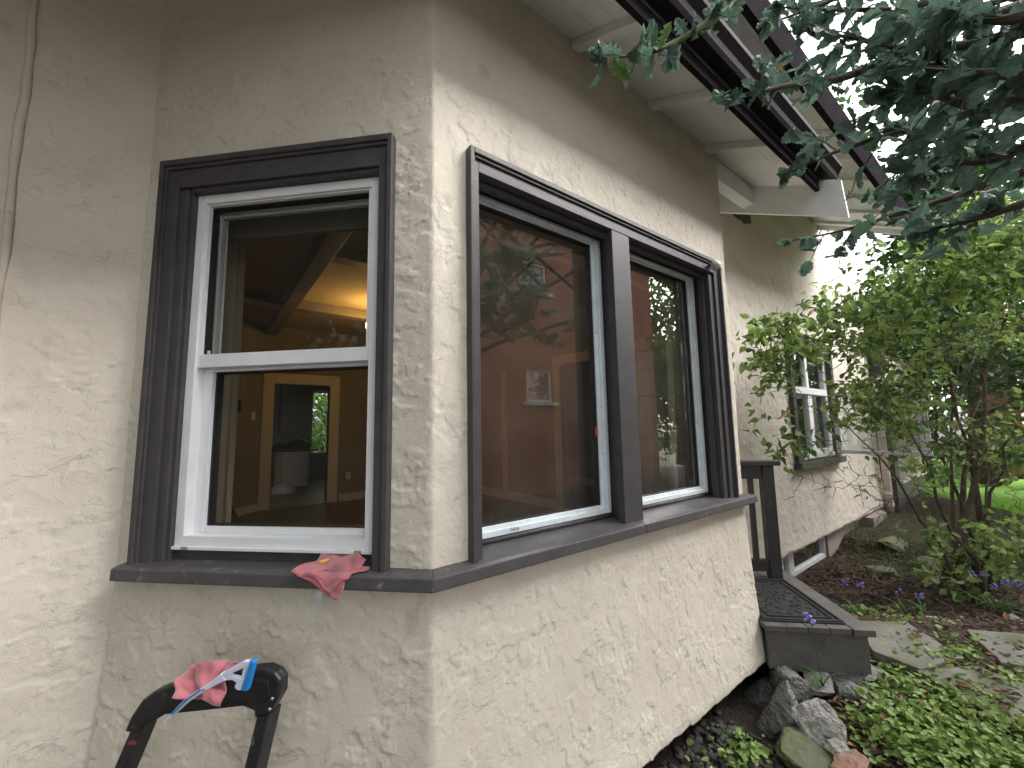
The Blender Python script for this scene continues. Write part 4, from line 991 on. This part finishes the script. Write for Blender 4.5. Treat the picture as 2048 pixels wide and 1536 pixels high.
sm = [leaf_mesh('leaf', 'ovate', 'leaf_shrub'), leaf_mesh('leaf', 'ovate', 'leaf_shrub_dark'), leaf_mesh('leaf', 'ovate', 'leaf_shrub', 1, .35, .3)]
for k, (p, d, n, L, q) in enumerate(lv[:300]): place(sm[k % 3], 'leaf', p, d, n, L, SHR)
fb = [MB(), MB()]
for (p, d, n, L, q) in lv[300:]: add_leaf(fb[0 if q < .68 else 1], p, d, n, L, 'ovate', .2+q*.2, .1+.25*q)
tag(fb[0].build('foliage', 'leaf_shrub', SHR, fix=False), kind='stuff'); tag(fb[1].build('foliage', 'leaf_shrub_dark', SHR, fix=False), kind='stuff')

# --- holly close to the camera
r9 = random.Random(23)
HB = Vector((1.25, -2.7, -1.1))
HOL = thing('holly_tree', HB, 'dark glossy holly tree overhanging the eaves from the right', 'tree')
trunk = [HB, HB+Vector((.05, .1, 1.0)), HB+Vector((-.1, .2, 2.0)), HB+Vector((-.2, .35, 3.0)), HB+Vector((-.2, .4, 4.2))]
MB().tube(trunk, [.13, .11, .09, .06, .03], 10).build('trunk', 'bark', HOL, smooth=True)
HBR = [  # pixel, pixel, depth
    ([(1700, -330, 1.9), (1540, -110, 1.5), (1470, -10, 1.32), (1430, 35, 1.25), (1335, 92, 1.2), (1270, 110, 1.17), (1205, 115, 1.15)], .55),
    ([(2250, -60, 1.7), (1900, 60, 1.55), (1700, 150, 1.45), (1590, 168, 1.4), (1510, 185, 1.36), (1450, 195, 1.33)], .7),
    ([(2300, 90, 1.5), (2020, 195, 1.5), (1880, 240, 1.5), (1760, 275, 1.5), (1650, 312, 1.55), (1575, 348, 1.55)], .9),
    ([(2300, 280, 1.7), (2040, 345, 1.75), (1900, 395, 1.8), (1790, 430, 1.85), (1680, 462, 1.9), (1580, 482, 1.95)], .9),
    ([(2300, 60, 1.3), (2080, 60, 1.25), (1930, 90, 1.3), (1800, 95, 1.35), (1700, 75, 1.4), (1600, 60, 1.45)], 1.2),
    ([(2300, 200, 1.1), (2080, 190, 1.1), (1960, 215, 1.15), (1860, 190, 1.2), (1770, 180, 1.25)], 1.2),
    ([(2300, -150, 1.5), (2040, -60, 1.45), (1850, 10, 1.45), (1700, 20, 1.45), (1560, 15, 1.45)], 1.1),
    ([(2300, 300, 1.2), (2090, 290, 1.2), (1985, 320, 1.3), (1900, 330, 1.35), (1830, 345, 1.4)], 1.1),
    ([(2300, 350, 1.4), (2100, 390, 1.45), (1980, 430, 1.5), (1900, 450, 1.55), (1840, 470, 1.6)], .7),
    ([(2300, 40, .95), (2120, 20, 1.0), (2000, 40, 1.05), (1900, 20, 1.1), (1800, 30, 1.2)], 1.2),
    ([(2300, 120, 1.0), (2130, 130, 1.0), (2020, 150, 1.05), (1920, 140, 1.1), (1850, 130, 1.15)], 1.2),
    ([(2300, 240, 1.3), (2130, 250, 1.3), (2000, 270, 1.35), (1900, 275, 1.4), (1820, 300, 1.45)], 1.2),
    ([(2250, -250, 1.6), (1900, -120, 1.6), (1750, -40, 1.6), (1640, 10, 1.6), (1530, 50, 1.6)], 1.2),
    ([(2300, -100, 2.0), (2000, 0, 2.0), (1840, 60, 2.0), (1700, 110, 2.0), (1620, 130, 2.0)], 1.2),
    ([(2300, 400, 2.2), (2100, 330, 2.1), (1980, 370, 2.1), (1880, 420, 2.1), (1790, 440, 2.1)], 1.0),
    ([(2300, 0, 2.2), (2050, 130, 2.2), (1900, 300, 2.2), (1800, 370, 2.2), (1740, 390, 2.2)], .9)]
hl = []; htw = MB()
def spine(pts, n):
    P = [at(*q) for q in pts]; out = []
    m = len(P)-1
    for i in range(m):
        a, b_, c_, d_ = P[max(i-1, 0)], P[i], P[i+1], P[min(i+2, m)]
        for k in range(n):
            t = k/n; out.append(.5*((2*b_)+(c_-a)*t+(2*a-5*b_+4*c_-d_)*t*t+(3*b_-a-3*c_+d_)*t**3))
    return out+[P[-1]]
for bi, (pp, dens) in enumerate(HBR):
    sp_ = spine(pp, 8); j0 = trunk[2+bi % 3]
    full = [j0, j0.lerp(sp_[0], .5)+Vector((0, 0, .1))]+sp_; nn_ = len(full)
    MB().tube(full, [.022*(1-i/nn_)**1.2+.0022 for i in range(nn_)], 7).build('branch', 'bark' if bi else 'twig_green', HOL, smooth=True)
    for i in range(6, len(sp_)):
        frac = i/len(sp_)
        d = (sp_[i]-sp_[i-1]).normalized()
        nl = 1 if (r9.random() < .42+dens*.25 or bi == 0) else 0
        for _ in range(nl):
            hl.append((sp_[i]+rv(r9)*.006, (d*.55+rv(r9)*.9).normalized(), rv(r9, .7), r9.uniform(.045, .08), bi))
        if r9.random() < .34*dens and i < len(sp_)-2 and bi:
            dd = (d*.8+rv(r9)*.9+Vector((0, 0, -.1))).normalized(); L = r9.uniform(.07, .2)*min(1.2, dens+.2); tp = [sp_[i]+dd*L*t/4+Vector((0, 0, -.02*(t/4)**2))+rv(r9)*.006 for t in range(5)]
            htw.tube(tp, [.0028, .0024, .002, .0017, .0013], 5, cap=False)
            for t in range(1, 5):
                for _ in range(2 if r9.random() < .3 else 1): hl.append((tp[t], (dd*.5+rv(r9)).normalized(), rv(r9, .6), r9.uniform(.045, .08), bi))
    tip = sp_[-1]
    for _ in range(7): hl.append((tip+rv(r9)*.012, ((sp_[-1]-sp_[-3]).normalized()*.6+rv(r9)*.8), rv(r9, .5), r9.uniform(.025, .045), bi))
tag(htw.build('twigs', 'twig_green', HOL, fix=False), kind='stuff')
def holly_leaf(m, spiky, seed):
    r_ = random.Random(seed); n = 7; out_ = []
    prof = [.0, .24, .34, .37, .34, .27, .15, 0]
    top = []
    for (x, y0, dip) in ((.16, .27, .17), (.40, .37, .22), (.64, .33, .17), (.86, .19, .07)):
        top.append((x, y0 if spiky else y0*.92, .06 if spiky else .02)); top.append((x+.13, dip if spiky else y0*.98, -.01))
    loop = [(0, 0, 0)]+top+[(1.05, 0, -.02)]+[(x, -y, z) for x, y, z in top[::-1]]
    V = [(.5, 0, -.03)]+[(x, y, z+abs(y)*.35-.18*x*x+.03*math.sin(9*x)) for x, y, z in loop]; m_ = len(loop)
    # midrib vertices keep the leaf folded
    F = [(0, 1+i, 1+(i+1) % m_) for i in range(m_)]
    me = bpy.data.meshes.new('leaf'); me.from_pydata(V, [], F); me.materials.append(MATS[m]); return me
hm = [holly_leaf('leaf_holly', True, 1), holly_leaf('leaf_holly', False, 2), holly_leaf('leaf_holly', True, 3)]; hy = holly_leaf('leaf_holly_young', True, 4)
hl.sort(key=lambda q: ((np.array(q[0])-CAM)@_f)/q[3])
rest = MB()
for k, (p, d, n, L, bi) in enumerate(hl):
    me = (hy if (bi == 0 and k % 4 == 0) else hm[k % 3] if bi < 2 else hm[1] if k % 4 else hm[0])
    if k < 300: place(me, 'leaf', p, d, n, L, HOL)
    else:
        d = d.normalized(); s = n.cross(d).normalized(); n2 = d.cross(s)
        rest.add([p+(d*v.co.x+s*v.co.y+n2*v.co.z)*L for v in me.vertices], [tuple(q.vertices) for q in me.polygons])
tag(rest.build('foliage', 'leaf_holly', HOL, fix=False), kind='stuff')
b = MB()
for (px, py, dd) in ((1217, 112, 1.15), (1560, 135, 1.39), (1915, 55, 1.3), (1960, 100, 1.25)):
    for k in range(22):
        c_ = at(px, py, dd)+rv(r9)*r9.uniform(.004, .017); b.lathe([(.0006, -.0022), (.0022, 0), (.0006, .0022)], c_, rv(r9), 5)
tag(b.build('flower_clusters', 'berry', HOL, fix=False, smooth=True), kind='stuff')
# crown of the holly, out of the frame above its trunk (it shows in the panes)
b = MB()
for k in range(600):
    c_ = HB+Vector((r9.gauss(-.1, .62), r9.gauss(0, .42), 2.9+r9.gauss(0, .95)))
    if (c_.y > -1.55 and c_.x > -1.5): continue
    add_leaf(b, c_, rv(r9), rv(r9, .5), r9.uniform(.05, .09), 'ovate')
tag(b.build('crown', 'leaf_holly', HOL, fix=False), kind='stuff')

# --- background trees
def tree(name, base, h, rad, label, m, n, seed, leaf=.22, low=.25, conif=False, group='trees behind the garden'):
    rt = random.Random(seed); T = thing(name, base, label, 'tree', group)
    B0 = Vector(base); top = B0+Vector((rt.uniform(-.3, .3), rt.uniform(-.3, .3), h*.9)); pts = [B0.lerp(top, t/6)+Vector((rt.gauss(0, .06), rt.gauss(0, .06), 0)) for t in range(7)]
    pts[0] = B0
    MB().tube(pts, [max(.02, .035*h*(1-t/6.3)**.9*.6) for t in range(7)], 9).build('trunk', 'bark', T, smooth=True)
    cl = []; lb = MB()
    for k in range(46 if not conif else 70):
        u = low+(1-low)*rt.random()**.8; a = rt.uniform(0, 6.28)
        rr_ = rad*((1-(u-low)/(1-low))**.7+.12 if conif else math.sqrt(max(.05, 1-((u-(low+1)/2)/((1-low)/2+.02))**2)))*rt.uniform(.55, 1.08)
        s0 = B0.lerp(top, min(u, .97)); e = B0+Vector((math.cos(a)*rr_, math.sin(a)*rr_, h*u+(-.1*rr_ if conif else .15*rr_)))
        lb.tube([s0-Vector((0, 0, .25*rr_)), s0.lerp(e, .5)+Vector((0, 0, .08*rr_)), e], [.05*rad*.4, .02, .008], 5, cap=False); cl.append((e, rr_)); cl.append((s0.lerp(e, .62), rr_*.8))
    lb.build('limbs', 'bark', T, smooth=True, fix=False)
    f = MB()
    for k in range(n):
        e, rr_ = cl[rt.randrange(len(cl))]; sg = rad*.17
        p = e+Vector((rt.gauss(0, sg), rt.gauss(0, sg), rt.gauss(0, sg*(.5 if conif else .75))))
        add_leaf(f, p, rv(rt), rv(rt, .8), leaf*rt.uniform(.6, 1.3), 'ovate')
    tag(f.build('crown', m, T, fix=False), kind='stuff')
tree('evergreen_tree', (13.2, -.2, -.95), 7.5, 2.2, 'dark evergreen tree behind the shrub, rising at the right', 'leaf_tree', 9000, 1, .2, .06, True)
tree('airy_tree', (9.9, 2.2, -.95), 8.6, 1.9, 'airy thin tree rising behind the eave of the house', 'leaf_tree', 2600, 12, .17, .45)
tree('evergreen_tree', (17, 2.6, -.95), 5.2, 2.0, 'small dark evergreen beyond the siding wing', 'leaf_tree', 7000, 2, .24, .05, True)
tree('broadleaf_tree', (12.0, -2.3, -.95), 4.2, 1.5, 'light green tree at the far right behind the shrub', 'leaf_tree_light', 9000, 3, .15, .2)
tree('evergreen_tree', (23, -3, -.95), 9, 3.2, 'broad dark evergreen at the back of the lawn', 'leaf_tree', 9000, 4, .34, .05, True)
tree('evergreen_tree', (26, 4, -.95), 7, 3.2, 'rounded dark evergreen far behind the lawn', 'leaf_tree', 9000, 5, .34, .05)
tree('broadleaf_tree', (13.2, -6.8, -.95), 8.2, 2.7, 'leafy green tree past the end of the red house, mirrored in the panes', 'leaf_tree_light', 15000, 6, .2, .08)
tree('evergreen_tree', (-5.5, -4.2, -1.1), 7.5, 2.6, 'dark evergreen added behind the viewer to keep sky out of the side window', 'leaf_tree', 9000, 7, .26, .04)  # added unseen, darkens what the side window reflects
tree('broadleaf_tree', (-6.0, -.6, -1.1), 6.0, 2.2, 'bushy tree added left behind the viewer to block sky from the side window', 'leaf_tree', 8000, 8, .24, .04)  # also added, screens off sky the side panes would mirror
tree('broadleaf_tree', (2.7, 13.2, -1.2), 5.5, 2.2, 'green tree outside the kitchen window', 'leaf_tree_light', 8000, 9, .16, .06)

# ------------------------------------------------------------------ neighbouring houses
YN = -5.95
NB = thing('red_house', (5.5, YN-2, -1.1), 'rust red rendered neighbour house mirrored in the front window', 'house')
wins = [(5.30, 6.15, 3.80, 4.55), (5.42, 6.24, 1.08, 1.86)]
xs = [.6, 5.30, 5.42, 6.15, 6.24, 10.6]; b = MB()
zs = [-1.3, 1.08, 1.86, 3.80, 4.55, 6.2]
for i in range(5):
    for j in range(5):
        cx, cz = (xs[i]+xs[i+1])/2, (zs[j]+zs[j+1])/2
        if any(a < cx < c_ and e < cz < f for a, c_, e, f in wins): continue
        b.add([(xs[i], YN, zs[j]), (xs[i+1], YN, zs[j]), (xs[i+1], YN, zs[j+1]), (xs[i], YN, zs[j+1])], [(0, 1, 2, 3)])
b.box((.6, YN-7, -1.3), (.75, YN-.001, 6.2)).box((10.45, YN-7, -1.3), (10.6, YN-.001, 6.2)).build('wall', 'red_stucco', NB, fix=False)
MB().box((.3, YN-7.2, 6.2), (10.9, YN+.35, 6.35)).build('roof', 'shingle', NB)
for (a, c_, e, f) in wins:
    wo = MB(); frame_boxes(wo, lambda u, d, z: (u, YN-.06+d, z), a, c_, e, f, .05, .05, .05, .05, -.04, .02); wo = wo.build('window', 'house_white', NB)
    MB().box((a+.05, YN-.09, e+.05), (c_-.05, YN-.085, f-.05)).build('pane', 'glass_dark', wo)
    MB().box((a-.12, YN-.06, e-.09), (c_+.12, YN+.12, e-.002)).build('sill', 'house_white', wo, bevel=.004)
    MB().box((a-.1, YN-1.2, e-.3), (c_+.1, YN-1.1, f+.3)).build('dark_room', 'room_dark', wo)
FB = thing('brick_house', (17, .6, -1), 'pinkish brick house glimpsed through the holly at top right', 'house')
MB().box((15.2, -.75, -1), (18, -.05, 9.2)).build('chimney_wall', 'brick_wall', FB); MB().box((15.15, -.8, 9.2), (18.05, .0, 9.35)).build('cap', 'concrete', FB)
